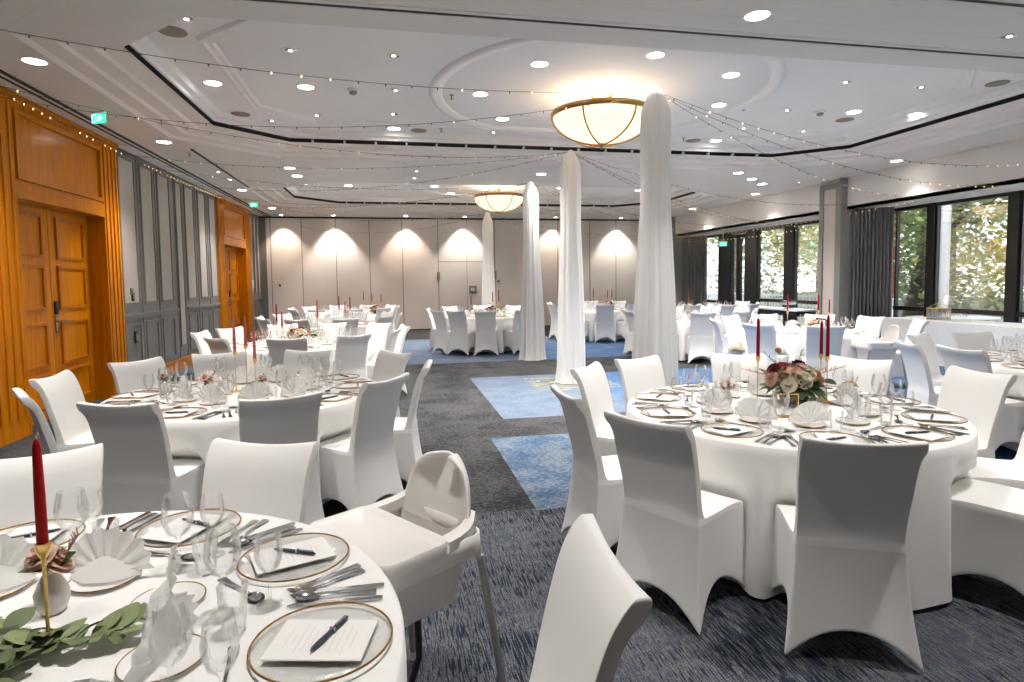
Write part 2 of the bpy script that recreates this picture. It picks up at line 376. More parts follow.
mb=MB()
for y0,y1 in [(-4,6.5),(9.43,14.42),(17.46,YB)]: mb.box(XL,XL+.02,y0,y1,0,.19); mb.box(XL,XL+.03,y0,y1,.17,.2)
struct('baseboard_left',mb,M['wood'])
def door_unit(idx,y0,y1,d0,d1):
    # timber surround
    mb=MB(); X=XL
    for a,b in ((y0,d0),(d1,y1)):
        mb.box(X,X+.05,a,b,0,3.46)
        k=(b-a)
        for q in (.12,.38,.62,.86): mb.box(X+.05,X+.066,a+k*q-.02,a+k*q+.02,.2,3.40)
    mb.box(X,X+.05,d0,d1,DH,2.62); mb.box(X,X+.05,d0,d1,3.36,3.46)
    mb.box(X,X+.09,y0,y1,3.44,3.49)
    mb.box(X,X+.03,d0,d1,2.62,3.36)
    frame_ring(mb,X+.03,d0+.02,d1-.02,2.64,3.35,.05,.035)
    # niche lining
    mb.box(X-.21,X+.055,d0-.03,d0+.004,0,DH); mb.box(X-.21,X+.055,d1-.004,d1+.03,0,DH); mb.box(X-.21,X+.055,d0,d1,DH-.004,DH+.03)
    global n
    struct('trim_%d'%n,mb,M['wood']); n+=1
    e=bpy.data.objects.new('door_%d'%idx,None); COL.objects.link(e); e['kind']='structure'; e.location=(XL-.18,0,0)
    x0=0; mid=(d0+d1)/2
    for (a,b) in ((d0+.01,mid-.006),(mid+.006,d1-.01)):
        mb=MB(); mb.box(x0-.04,x0+.02,a,b,.005,DH-.01)
        leaf=mb.build('door_leaf',M['wood'],e,False)
        mb=MB()
        for z0,z1 in ((.12,.52),(.60,1.12),(1.26,1.78),(1.86,2.36)): frame_ring(mb,x0+.02,a+.14,b-.14,z0,z1,.035,.022)
        mb.build('panel_moulding',M['wood_dark'],leaf,False)
    mb=MB(); mb.bbox(x0+.02,x0+.045,mid+.03,mid+.10,1.20,1.36,.008); mb.build('card_reader',M['strap'],e)
    mb=MB(); mb.bbox(x0+.02,x0+.035,mid+.035,mid+.09,.98,1.18,.005); mb.tube([(x0+.03,mid+.06,1.12),(x0+.08,mid+.06,1.12),(x0+.085,mid+.17,1.12)],.009); mb.build('door_handle',M['silver'],e)
    mb=MB(); mb.box(XL-.25,XL-.235,d0-.03,d1+.03,0,DH+.03); struct('trim_%d'%n,mb,M['black']); n+=1
door_unit(1,6.50,9.42,*D1); door_unit(2,14.44,17.44,*D2)
# --- back wall: folding partition
mb=MB(); mb.box(XL-.1,XR+.1,YB,YB+.1,0,ZC+.05); struct('wall_back',mb,M['beige'])
mb=MB()
for x in (-3.45,-2.57,-1.58,-.59,.40,1.50,5.39,4.35,6.49,7.4,8.3): mb.box(x-.012,x+.012,YB-.006,YB,0,3.46)
mb.box(3.3-.012,3.3+.012,YB-.006,YB,0,3.46); mb.box(2.4-.006,2.4+.006,YB-.006,YB,0,3.46); mb.box(1.5,3.3,YB-.006,YB,2.12,2.14)
struct('trim_%d'%n,mb,M['beige_seam']); n+=1
mb=MB(); mb.box(XL,XR,YB-.02,YB,3.455,3.50); mb.box(XL,XR,YB-.01,YB,0,.035); struct('trim_%d'%n,mb,M['black']); n+=1
mb=MB(); mb.box(XL,XL+.18,YB-.05,YB,0,3.46); struct('trim_%d'%n,mb,M['grey_stile']); n+=1
mb=MB(); mb.box(XL-.1,XW+.1,-4.1,-4,0,ZC+.6); struct('wall_front',mb,M['beige'])
for y,z,w_,h_,nm in ((18.95,0,0,0,''),):
    pass
hw=[('door_hinge',(1.5,YB-.02,1.70),(.05,.02,.12)),('door_hinge',(3.3,YB-.02,1.70),(.05,.02,.14)),('door_hinge',(1.5,YB-.02,.25),(.05,.02,.16))]
for k,(nm,p,sz) in enumerate(hw):
    mb=MB(); mb.bbox(p[0]-sz[0],p[0]+sz[0],p[1]-.015,p[1]+.019,p[2]-sz[2],p[2]+sz[2],.01); mb.bbox(p[0]-.015,p[0]+.015,p[1]-.03,p[1],p[2]-sz[2]*.8,p[2]+sz[2]*.8,.006)
    tag(mb.build('door_hinge',M['speaker']),['brown pivot on the left edge of the partition door, upper one','brown pivot on the right edge of the partition door','brown pivot low on the left edge of the partition door'][k],'hinge')
t_=thing('wall_switch','beige square switch plate on the partition door','switch',(2.58,YB,1.25))
mb=MB(); mb.bbox(-.12,.12,-.02,-.001,-.12,.12,.01); mb.build('switch_plate',M['speaker'],t_)
mb=MB()
for a in (-.06,.0): mb.box(a,a+.05,-.026,-.02,-.05,.05)
mb.build('rocker',M['beige'],t_)
for x,z,l in ((-3.23,1.46,'small dark round lock on the left part of the partition'),(3.42,1.5,'small dark round lock right of the partition door')):
    mb=MB(); mb.lathe([(.0,-.02),(.03,-.02),(.035,-.001),(.035,0)],12); mb.xf(Matrix.Translation((x,YB,z))@Matrix.Rotation(R(-90),4,'X')); 
    tag(mb.build('wall_lock',M['strap']),l,'lock')
# switches on the grey wall
for k,(y,z,h,l) in enumerate(((9.80,1.44,.05,'small grey dial on the grey panel beside the first wooden door, upper one'),(9.83,1.36,.06,'small dark switch on the grey panel beside the first wooden door, under the dial'),(9.86,.76,.09,'black wall socket on the low grey panel beside the first wooden door'))):
    q=thing('wall_switch',l,'switch',(XL+.006,y,z))
    mb=MB(); mb.bbox(0,.02,-.045,.045,-h,h,.006); mb.build('switch_plate',M['strap'] if k else M['grey_stile'],q)
    mb=MB(); mb.bbox(.02,.03,-.02,.02,-h*.6,h*.6,.004); mb.build('rocker',M['speaker'],q)
mb=MB(); mb.bbox(XL+.006,XL+.03,17.72,17.82,1.40,1.62,.006); tag(mb.build('thermostat',M['trimw']),'white thermostat on the grey wall past the second wooden door','thermostat')
# --- right side: bulkhead, soffit, window wall
mb=MB(); mb.box(XR,XR+.15,-4,YB+.1,2.88,ZC+.05); mb.box(XR,XW+.4,-4,YB+.1,2.88,2.93); mb.box(XR,XR+.1,-4,YB,ZC,4.0)
struct('wall_right',mb,M['bulk'])
mb=MB()
mb.box(8.9,XW+.1,10.60,11.18,0,ZC); struct('wall_right_pier',mb,M['pillar'])
mb=MB(); frame_ring(mb,8.88,10.60,11.18,.12,3.42,.11,.03)
for k in range(len(mb.v)): x,y,z=mb.v[k]; mb.v[k]=(8.9-(x-8.88),y,z)
mb.box(8.86,XW,10.54,10.60,0,3.5)
struct('trim_%d'%n,mb,M['pillar_frame']); n+=1
mb=MB(); mb.box(8.93,XW+.1,17.9,18.35,0,2.88); mb.box(8.93,9.02,17.95,18.3,2.88,3.5); struct('trim_%d'%n,mb,M['pillar_frame']); n+=1
mb=MB(); mb.box(XW,XW+.1,18.35,YB+.1,0,2.9); mb.box(XW,XW+.1,-4,1.0,0,2.9); struct('wall_right_side',mb,M['bulk'])
# windows : (y0,y1,sill, cross bar)
WN=[(9.62,10.36,.90),(8.10,9.46,.90),(6.6,7.92,.90),(5.0,6.42,.9),(3.3,4.82,.9),(1.6,3.12,.9),(11.2,13.45,.92),(13.8,15.0,.92),(16.95,17.9,.80)]
mull=[(9.46,9.62),(7.92,8.10),(6.42,6.6),(4.82,5.0),(3.12,3.3),(1.0,1.6),(13.45,13.8),(15.0,15.5),(16.3,16.95)]
mb=MB()
for a,b in mull: mb.box(XW-.06,XW+.09,a,b,0,2.9)
mb.box(XW-.04,XW+.09,1.0,10.4,2.82,2.9); mb.box(XW-.04,XW+.09,11.15,17.95,2.80,2.9)
mb.box(XW-.05,XW+.09,1.0,10.4,0,.10); mb.box(XW-.05,XW+.09,11.15,15.2,0,.10)
struct('trim_%d'%n,mb,M['steel_black']); n+=1
for k,(a,b,s) in enumerate(WN):
    mb=MB(); mb.box(XW-.045,XW+.05,a,b,s-.05,s+.03)
    mb.box(XW-.02,XW+.05,a,a+.035,.1,2.82); mb.box(XW-.02,XW+.05,b-.035,b,.1,2.82)
    w_=struct('window_%d'%(k+1),mb,M['steel_black'])
    mb=MB(); mb.box(XW+.02,XW+.03,a+.035,b-.035,s+.03,2.82); mb.box(XW+.02,XW+.03,a+.035,b-.035,.1,s-.05)
    mb.build('window_pane',M['pane'],w_,False)
# terrace door between far windows (3)
e=bpy.data.objects.new('door_3',None); COL.objects.link(e); e['kind']='structure'; e.location=(XW,0,0)
for a,b in ((15.5,15.88),(15.92,16.3)):
    mb=MB(); mb.box(-.04,.03,a,a+.08,.02,2.78); mb.box(-.04,.03,b-.08,b,.02,2.78); mb.box(-.04,.03,a,b,.02,.2); mb.box(-.04,.03,a,b,2.68,2.78)
    lf=mb.build('door_leaf',M['steel_black'],e,False); mb=MB(); mb.box(-.01,0,a+.08,b-.08,.2,2.68); mb.build('door_pane',M['pane'],lf,False)
mb=MB(); mb.tube([(-.05,15.87,1.0),(-.1,15.87,1.0),(-.1,15.80,1.0)],.012); mb.build('door_handle',M['silver'],e)
# curtains
def curtain(x0,y0,x1,y1,z0,z1,folds,mat,label,amp=.05,gather=0):
    N=folds*8; mb=MB(); d=Vector((x1-x0,y1-y0,0)); L=d.length; d.normalize(); nn=Vector((-d.y,d.x,0)); rr=[]; rl=random.Random(int(x0*100+y0*37))
    ph=[rl.uniform(-.6,.6) for _ in range(folds+1)]
    for z in (z1,z1-.08,(z0+z1)/2+.4,(z0+z1)/2-.3,z0):
        f=(z1-z)/(z1-z0); row=[]
        for i in range(N+1):
            u=i/N; k=int(u*folds); a=amp*(.5+.5*min(1,f*4+.2))*(1+.4*ph[min(k,folds)])
            w=L*(1-gather*math.sin(PI*min(1,f*1.0))*.5)
            p=Vector((x0,y0,0))+d*(w*u+ (L-w))+nn*(a*math.sin(u*folds*2*PI+ph[min(k,folds)]*f)); row.append((p.x,p.y,z))
        rr.append(row)
    mb.rings(rr,False)
    o=mb.build('curtain',mat,None,True,80); s=o.modifiers.new('thick','SOLIDIFY'); s.thickness=.006
    # stored in mesh: apply by keeping modifier
    return tag(o,label,'curtain')
curtain(9.06,10.47,9.64,10.06,.02,2.87,11,M['curtain'],'dark grey pleated curtain right of the pillar')
curtain(9.15,11.30,9.7,11.95,.02,2.87,8,M['curtain_taupe'],'taupe pleated curtain left of the pillar',.045,.25)
curtain(9.2,17.85,9.8,17.4,.02,2.87,7,M['curtain'],'dark grey curtain in the far right corner',.05)
mb=MB(); mb.box(9.0,XW,18.35,18.4,0,2.9); struct('trim_%d'%n,mb,M['pillar_frame']); n+=1

# ------------------------------------------------------------------ ceiling fittings
LP=2.5
def spot(x,y,z,power,angle=100,blend=.9,col=(1,.955,.905),r=.11,tilt=None):
    l=bpy.data.lights.new('downlight_beam','SPOT'); l.energy=power*LP; l.spot_size=R(angle); l.spot_blend=blend; l.color=col; l.shadow_soft_size=r
    o=bpy.data.objects.new('downlight_beam',l); COL.objects.link(o); o.location=(x,y,z)
    if tilt: o.rotation_euler=tilt
    return o
e=thing('ceiling_downlight','','downlight'); 
mb=MB(); mb.lathe([(.085,0),(.088,-.006),(.102,-.006),(.106,0)],28); mb.build('trim_ring',M['trimw'],e)
mb=MB(); mb.lathe([(.085,-.001),(.083,-.003),(.04,-.004),(.0005,-.004)],28); mb.build('diffuser',M['lamp_on'],e)
DLP=Proto(e)
e=thing('ceiling_spotlight','','spotlight')
mb=MB(); mb.lathe([(.05,0),(.052,-.006),(.07,-.006),(.074,0)],20); mb.build('trim_ring',M['trimw'],e)
mb=MB(); mb.lathe([(.05,-.001),(.03,-.002),(.0005,-.002)],20); mb.build('reflector',M['speaker'],e)
mb=MB(); mb.sph((.012,0,-.005),(.022,.022,.006),10,5); mb.build('lamp',M['spot_on'],e)
SPP=Proto(e)
tray_dl=[(-1.9,7.44,'at the left end of the near ceiling tray'),(-.9,7.42,'second from the left end of the near ceiling tray'),(1.13,7.36,'on the left of the near chandelier'),
 (4.28,7.32,'on the right of the near chandelier'),(6.33,7.33,'second from the right end of the near ceiling tray'),(7.3,7.30,'at the right end of the near ceiling tray'),
 (1.59,6.25,'front left of the near chandelier'),(3.79,6.23,'front right of the near chandelier'),(2.69,5.81,'in front of the near chandelier'),(1.6,8.43,'behind the near chandelier to its left'),
 (3.7,8.43,'behind the near chandelier to its right'),(.11,9.2,'at the far side of the near tray, left one'),(5.33,9.2,'at the far side of the near tray, right one')]
tray2=[(-1.9,14.6,'at the left end of the far ceiling tray'),(-.9,14.75,'second from left in the far ceiling tray'),(1.1,14.6,'left of the far chandelier'),(4.2,14.5,'right of the far chandelier'),(1.6,13.4,'front left of the far chandelier'),(3.7,13.4,'front right of the far chandelier'),(1.6,15.7,'behind the far chandelier'),(6.3,14.6,'right part of the far ceiling tray'),(.1,16.3,'far edge of the far tray, left one')]
sof=[(-2.99,6.08,'above the first wooden door'),(-3.01,9.19,'beside the exit sign over the left aisle'),(-3.01,13.66,'over the left aisle before the second wooden door'),(-2.99,16.84,'over the left aisle near the back wall'),
 (-1.63,10.95,'left one of the pair on the beam between the trays'),(-1.63,11.75,'far one of the pair on the beam between the trays'),(2.8,10.96,'in the middle of the beam between the trays'),(2.74,4.16,'on the flat ceiling in front of the near tray'),
 (7.15,10.96,'right end of the beam between the trays'),(6.47,10.36,'right end of the beam, nearer the middle'),(7.75,11.51,'right aisle ahead of the pillar'),(8.55,8.9,'at the bulkhead over the buffet window'),(8.5,12.9,'at the bulkhead past the pillar'),(8.5,15.9,'at the bulkhead near the far windows'),(8.4,5.0,'over the right aisle near the camera')]
DL=[(x,y,3.80,l,52 if x<-.5 else 75) for x,y,l in tray_dl]+[(x,y,3.80,l,60) for x,y,l in tray2]+[(x,y,3.50,l,40 if (x<-1 and 10<y<12) else 60) for x,y,l in sof]
for x,y,z,l,p in DL:
    DLP.put((x,y,z),0,'white round ceiling downlight '+l,'ceiling downlights')
    if (x,y)!=(8.55,8.9): spot(x,y,z-.02,p)
NW=iter(['far left','left','centre','right','far right','left of the camera','right of the camera','left beam','inner left beam','inner right beam','right beam'])
for x,y,p in [(-2.2,2.,32),(0,1.6,40),(2.6,1.6,45),(5.2,1.6,40),(7.4,2.0,30),(0,-1.5,15),(4,-1.5,15),(-1.63,3.6,52),(.55,3.6,34),(5.0,3.5,34),(7.0,3.6,34)]: 
    DLP.put((x,y,3.80 if (-2.1<x<7.4 and y<2.1) else 3.5),0,'white round ceiling downlight above the camera end of the room, %s one'%next(NW),'ceiling downlights'); spot(x,y,3.46 if not (-2.1<x<7.4 and y<2.1) else 3.75,p,78)
# wall washers near the back wall (scallops) and along the bulkhead
for k,(x,warm,p) in enumerate([(-3.06,1,14),(-1.59,0,26),(.52,1,16),(2.30,0,24),(5.2,1,14),(7.4,0,26)]):
    DLP.put((x,18.55,3.5),0,'small round ceiling light washing the back wall, number %s from the left'%['one','two','three','four','five','six'][k],'wall washers by the back wall',.6)
    spot(x,18.62,3.46,p*1.6,84,.6,(1,.80,.66) if warm else (1,.93,.86),.03,(R(10),0,0))
for y in (8.9,12.9,15.9): spot(8.5,y,3.46,16,88,.9,(1,.95,.90),.08,(0,R(-14),0))
for k,(x,y,z) in enumerate([(-1.64,5.69,3.8),(-.9,6.28,3.8),(.1,6.27,3.8),(.11,7.37,3.8),(.11,8.40,3.8),(-.91,8.62,3.8),(-1.57,9.0,3.8),(5.27,6.23,3.8),(6.3,6.24,3.8),(5.35,7.39,3.8),(6.35,8.4,3.8),(5.3,8.37,3.8),(6.4,8.9,3.8),(1.6,9.2,3.8),(.5,10.95,3.5),(.5,11.7,3.5),(8.4,11.2,3.5),(5.03,4.16,3.5),(-2.9,11.5,3.5),(-2.9,12.3,3.5)]):
    nm=['near the front left chamfer of the near tray','left front of the near tray','front row left of the circle moulding','middle row left of the circle moulding','far row left of the circle moulding','left of the smoke detector, far side','at the far left corner of the near tray','front row right of the circle moulding','right front of the near tray','beside the right smoke detector','far right of the near tray','right of the circle moulding, far side','in the far right corner of the near tray','at the far edge of the near tray','front one on the middle beam','rear one on the middle beam','beside the top of the pillar','on the flat ceiling at top right','over the left aisle, near one','over the left aisle, far one'][k]
    SPP.put((x,y,z),rnd.uniform(0,6),'small recessed adjustable ceiling spot '+nm,'recessed spots')
SPK=[(-1.85,6.0,3.8,'at the near left corner of the near tray'),(-1.9,8.72,3.8,'at the far left corner of the near tray'),(.48,9.25,3.8,'at the far edge of the near tray, left'),(2.7,9.25,3.8,'at the far edge of the near tray, centre'),(4.95,9.25,3.8,'at the far edge of the near tray, right'),(6.5,7.7,3.8,'on the right of the near tray'),(7.1,5.97,3.8,'at the near right corner of the near tray')]
e=thing('ceiling_speaker','','speaker'); mb=MB(); mb.lathe([(.12,0),(.12,-.008),(.105,-.012)],28); mb.build('rim',M['speaker'],e); mb=MB(); mb.lathe([(.105,-.011),(.06,-.009),(.0005,-.008)],28); mb.build('grille',M['speaker'],e); P_=Proto(e)
for x,y,z,l in SPK: P_.put((x,y,z),0,'round taupe ceiling loudspeaker '+l,'ceiling loudspeakers')
e=thing('smoke_detector','','smoke detector'); mb=MB(); mb.lathe([(.07,0),(.07,-.02),(.05,-.03)],20); mb.build('base',M['trimw'],e); mb=MB(); mb.lathe([(.04,-.03),(.045,-.05),(.03,-.062),(.001,-.062)],16); mb.build('sensor',M['speaker'],e); P_=Proto(e)
for x,y,l in ((-.37,7.41,'in the left half of the near tray'),(5.82,7.36,'in the right half of the near tray')): P_.put((x,y,3.8),0,'white smoke detector '+l,'smoke detectors')
e=thing('fire_sprinkler','','sprinkler'); mb=MB(); mb.lathe([(.03,0),(.03,-.006),(.008,-.008),(.008,-.045),(.001,-.045)],12); mb.build('pipe',M['brass'],e); mb=MB(); mb.lathe([(.001,-.045),(.025,-.05),(.001,-.053)],12); mb.build('deflector',M['brass'],e); P_=Proto(e)
for x,y,z,l in ((.79,7.45,3.8,'left of the near chandelier'),(.8,9.1,3.8,'at the far edge of the near tray, left'),(4.66,7.35,3.8,'right of the near chandelier'),(4.7,9.1,3.8,'at the far edge of the near tray, right'),(-2.9,9.9,3.5,'over the left aisle')): P_.put((x,y,z),0,'small brass fire sprinkler '+l,'sprinklers')
# exit signs
def exit_sign(x,y,z,rz,label,drop):
    e=thing('exit_sign',label,'exit sign',(x,y,z),rz); e.scale=(.6,.6,.6 if drop<.5 else .6)
    mb=MB(); mb.bbox(-.16,.16,-.02,.02,-.09,.09,.006); mb.build('sign_panel',M['green'],e)
    mb=MB()
    for yy in (-.0215,): # running man, doorway and arrow
        mb.box(-.13,-.04,yy,yy+.001,-.065,-.058); mb.box(-.13,-.123,yy,yy+.001,-.065,.065); mb.box(-.047,-.04,yy,yy+.001,-.065,.065); mb.box(-.13,-.04,yy,yy+.001,.058,.065)
        def poly(pts): mb.add([(a,yy,b) for a,b in pts],[tuple(range(len(pts)))])
        poly([(.03,.055),(.045,.055),(.05,.042),(.04,.03),(.028,.035)])
        poly([(.0,.02),(.035,.028),(.045,.0),(.025,-.01),(.012,.01)])
        poly([(.025,-.01),(.045,0),(.065,-.03),(.055,-.06),(.045,-.055),(.048,-.03)])
        poly([(.025,-.01),(.032,-.03),(.01,-.05),(-.015,-.05),(-.01,-.04),(.008,-.04)])
        poly([(.04,.02),(.07,.0),(.075,.01),(.045,.03)])
        poly([(.09,.03),(.115,.0),(.09,-.03),(.09,-.012),(.08,-.012),(.08,.012),(.09,.012)])
    mb.build('pictogram',M['white_sign'],e,False)
    mb=MB(); mb.bbox(-.17,.17,-.03,.03,.09,.13,.006); mb.tube([(0,0,.13),(0,0,.13+drop)],.008); mb.build('lamp_housing',M['trimw'],e)
exit_sign(-3.12,7.55,3.388,R(-28),'green emergency exit sign hanging by the ceiling above the first wooden door',.06)
exit_sign(-3.12,15.3,3.388,R(-20),'small green exit sign hanging before the second wooden door',.06)
exit_sign(8.7,14.6,2.42,R(-20),'small green exit sign hanging before the far terrace door',1.65)
mb=MB(); mb.bbox(8.89,8.93,17.98,18.1,2.05,2.25,.005); tag(mb.build('fire_alarm_switch',M['rust']),'small orange fire call point on the far right pier','fire alarm')

# chandeliers
def chandelier(x,y,label):
    e=thing('chandelier',label,'chandelier',(x,y,0))
    N=48; Rr=.60; zr=3.57
    mb=MB(); mb.lathe([(Rr*math.cos(a),zr-.02-.34*math.sin(a)) for a in [PI/2*i/10 for i in range(11)]][:-1]+[(.001,zr-.36)],N); mb.build('glass_bowl',M['alabaster'],e)
    mb=MB(); mb.lathe([(Rr-.02,zr-.045),(Rr+.02,zr-.05),(Rr+.03,zr-.02),(Rr+.03,zr),(Rr+.015,zr+.02),(Rr-.01,zr+.015),(Rr-.03,zr-.01),(Rr-.02,zr-.045)],N); mb.build('rim_ring',M['brass'],e)
    for k in range(6):
        a=2*PI*k/6+.87; mb=MB(); mb.tube([((Rr*math.cos(t_)+.012)*math.cos(a),(Rr*math.cos(t_)+.012)*math.sin(a),zr-.03-.348*math.sin(t_)) for t_ in [PI/2*i/10*.98 for i in range(11)]],.011,6); mb.build('rib',M['brass'],e)
    mb=MB(); mb.lathe([(.001,zr-.435),(.02,zr-.42),(.012,zr-.40),(.035,zr-.385),(.05,zr-.365),(.001,zr-.355)],16); mb.build('finial',M['brass'],e)
    mb=MB(); mb.lathe([(.14,3.80),(.14,3.785),(.10,3.77),(.03,3.76),(.02,3.56),(.001,3.55)],24); mb.build('ceiling_rose',M['gold'],e)
    l=bpy.data.lights.new('chandelier_bulbs','POINT'); l.energy=28; l.color=(1,.76,.52); l.shadow_soft_size=.25
    o=bpy.data.objects.new('chandelier_bulbs',l); COL.objects.link(o); o.location=(x,y,3.62)
chandelier(2.6,7.15,'large alabaster bowl chandelier with brass ribs under the near ceiling tray')
chandelier(2.65,14.5,'smaller looking bowl chandelier in the far ceiling tray')

# draped columns
def drape(x,y,zt,w0,w1,lab,seed):
    rl=random.Random(seed); n_=96; rr=[]; ph=[rl.uniform(0,6.28) for _ in range(6)]
    prof=[(0,zt,.012),(0,zt-.02,.05),(0,zt-.10,w0*.62),(0,zt-.22,w0*.92),(0,zt-.42,w0),(0,2.3,w0*.96),(0,1.5,(w0+w1)/2*.97),(0,.8,w1*.93),(0,.25,w1*.97),(0,.05,w1*1.05),(0,.012,w1*1.12)]
    for _,z,r in prof:
        f=(zt-z)/zt; am=.030+.022*f; row=[]
        for j in range(n_):
            a=2*PI*j/n_
            q=1+am*(math.sin(9*a+ph[0]+.6*f)+.8*math.sin(14*a+ph[1]-f)+.5*math.sin(5*a+ph[2]+f)+.35*math.sin(23*a+ph[3]))
            if z<.1: q*=1+.06*math.sin(7*a+ph[4])
            row.append((r*q*math.cos(a),r*q*.85*math.sin(a),z+(.012*math.sin(6*a) if z<.1 and z>.02 else 0)))
        rr.append(row)
    e=thing('draped_column',lab,'draped column',(x,y,0),0)
    mb=MB(); mb.rings(rr,True,True); mb.build('fabric',M['drape'],e,True,80)
    mb=MB(); mb.lathe([(.001,.0),(.16,0),(.16,.01),(.02,.012),(.02,zt-.05),(.001,zt-.045)],16); mb.build('pole',M['steel'],e)
    return (x,y,zt)
DR=[drape(2.62,5.65,3.42,.150,.235,'tallest white draped fabric column, nearest the camera',1),drape(2.63,8.55,3.43,.155,.215,'white draped fabric column, second nearest, standing on the blue carpet edge',2),
    drape(2.65,11.2,3.40,.15,.24,'white draped fabric column, third from the camera, before the back tables',3),drape(2.45,15.1,3.25,.13,.19,'farthest white draped fabric column beside the partition door',4)]
# fairy light strings
bulb_me=MB().sph((0,0,-.009),(.006,.006,.013),6,4).mesh('bulb',M['bulb_off']); bulb_on=MB().sph((0,0,-.008),(.0055,.0055,.012),6,4).mesh('bulb',M['bulb'])
def string(a,b,sag,label,step=.22,lit=.25):
    a=Vector(a); b=Vector(b); L=(b-a).length; N=max(16,int(L/.25)); pts=[]
    for i in range(N+1):
        u=i/N; p=a.lerp(b,u); p.z-=sag*4*u*(1-u); pts.append(p)
    e=thing('string_light',label,'string lights',tuple(a),0,'fairy light strings')
    mb=MB(); mb.tube([p-a for p in pts],.0024,5); mb.build('wire',M['wire'],e)
    nb=min(60,int(L/step))
    for i in range(1,nb):
        u=i/nb; p=a.lerp(b,u); p.z-=sag*4*u*(1-u)
        o=mobj('bulb',bulb_on if rnd.random()<lit else bulb_me,e,tuple(p-a))
LW=XL+.05
for i,(dx,dy,dz) in enumerate(DR):
    nm=['nearest','second','third','farthest'][i]; t0=(dx,dy,dz-.03)
    le=[[(LW,4.6,3.42),(LW,6.9,3.40)],[(LW,6.2,3.40),(LW,9.6,3.40),(LW,12.2,3.4)],[(LW,10.6,3.40),(LW,13.5,3.4),(LW,15.5,3.4)],[(LW,13.2,3.38),(LW,16.2,3.38),(-2.6,18.9,3.2)]][i]
    re=[[(8.93,6.9,3.10),(8.93,7.4,2.86),(8.93,8.75,2.88)],[(8.93,10.2,2.95),(8.8,11.3,2.6),(8.93,13.0,2.88)],[(8.93,13.6,2.86),(8.93,15.5,2.86)],[(8.93,16.6,2.86),(6.5,18.9,3.0)]][i]
    for k,q in enumerate(le): string(t0,q,.22+.1*((k+i)%2),'fairy light string from the %s draped column to the left wall, %s one'%(nm,['front','middle','rear'][k]))
    for k,q in enumerate(re): string(t0,q,.28,'fairy light string from the %s draped column to the right side, %s one'%(nm,['front','middle','rear'][k]))
string((LW+.12,6.4,3.40),(LW+.12,14.4,3.42),.06,'fairy light string running along the top of the left wall',.16,.8)
string((8.95,8.8,2.84),(8.95,17.8,2.84),.12,'fairy light string running along the window heads, upper one',.16,.95)
string((8.9,11.3,2.6),(8.9,17.8,2.72),.10,'fairy light string running along the window heads, lower one',.16,.95)

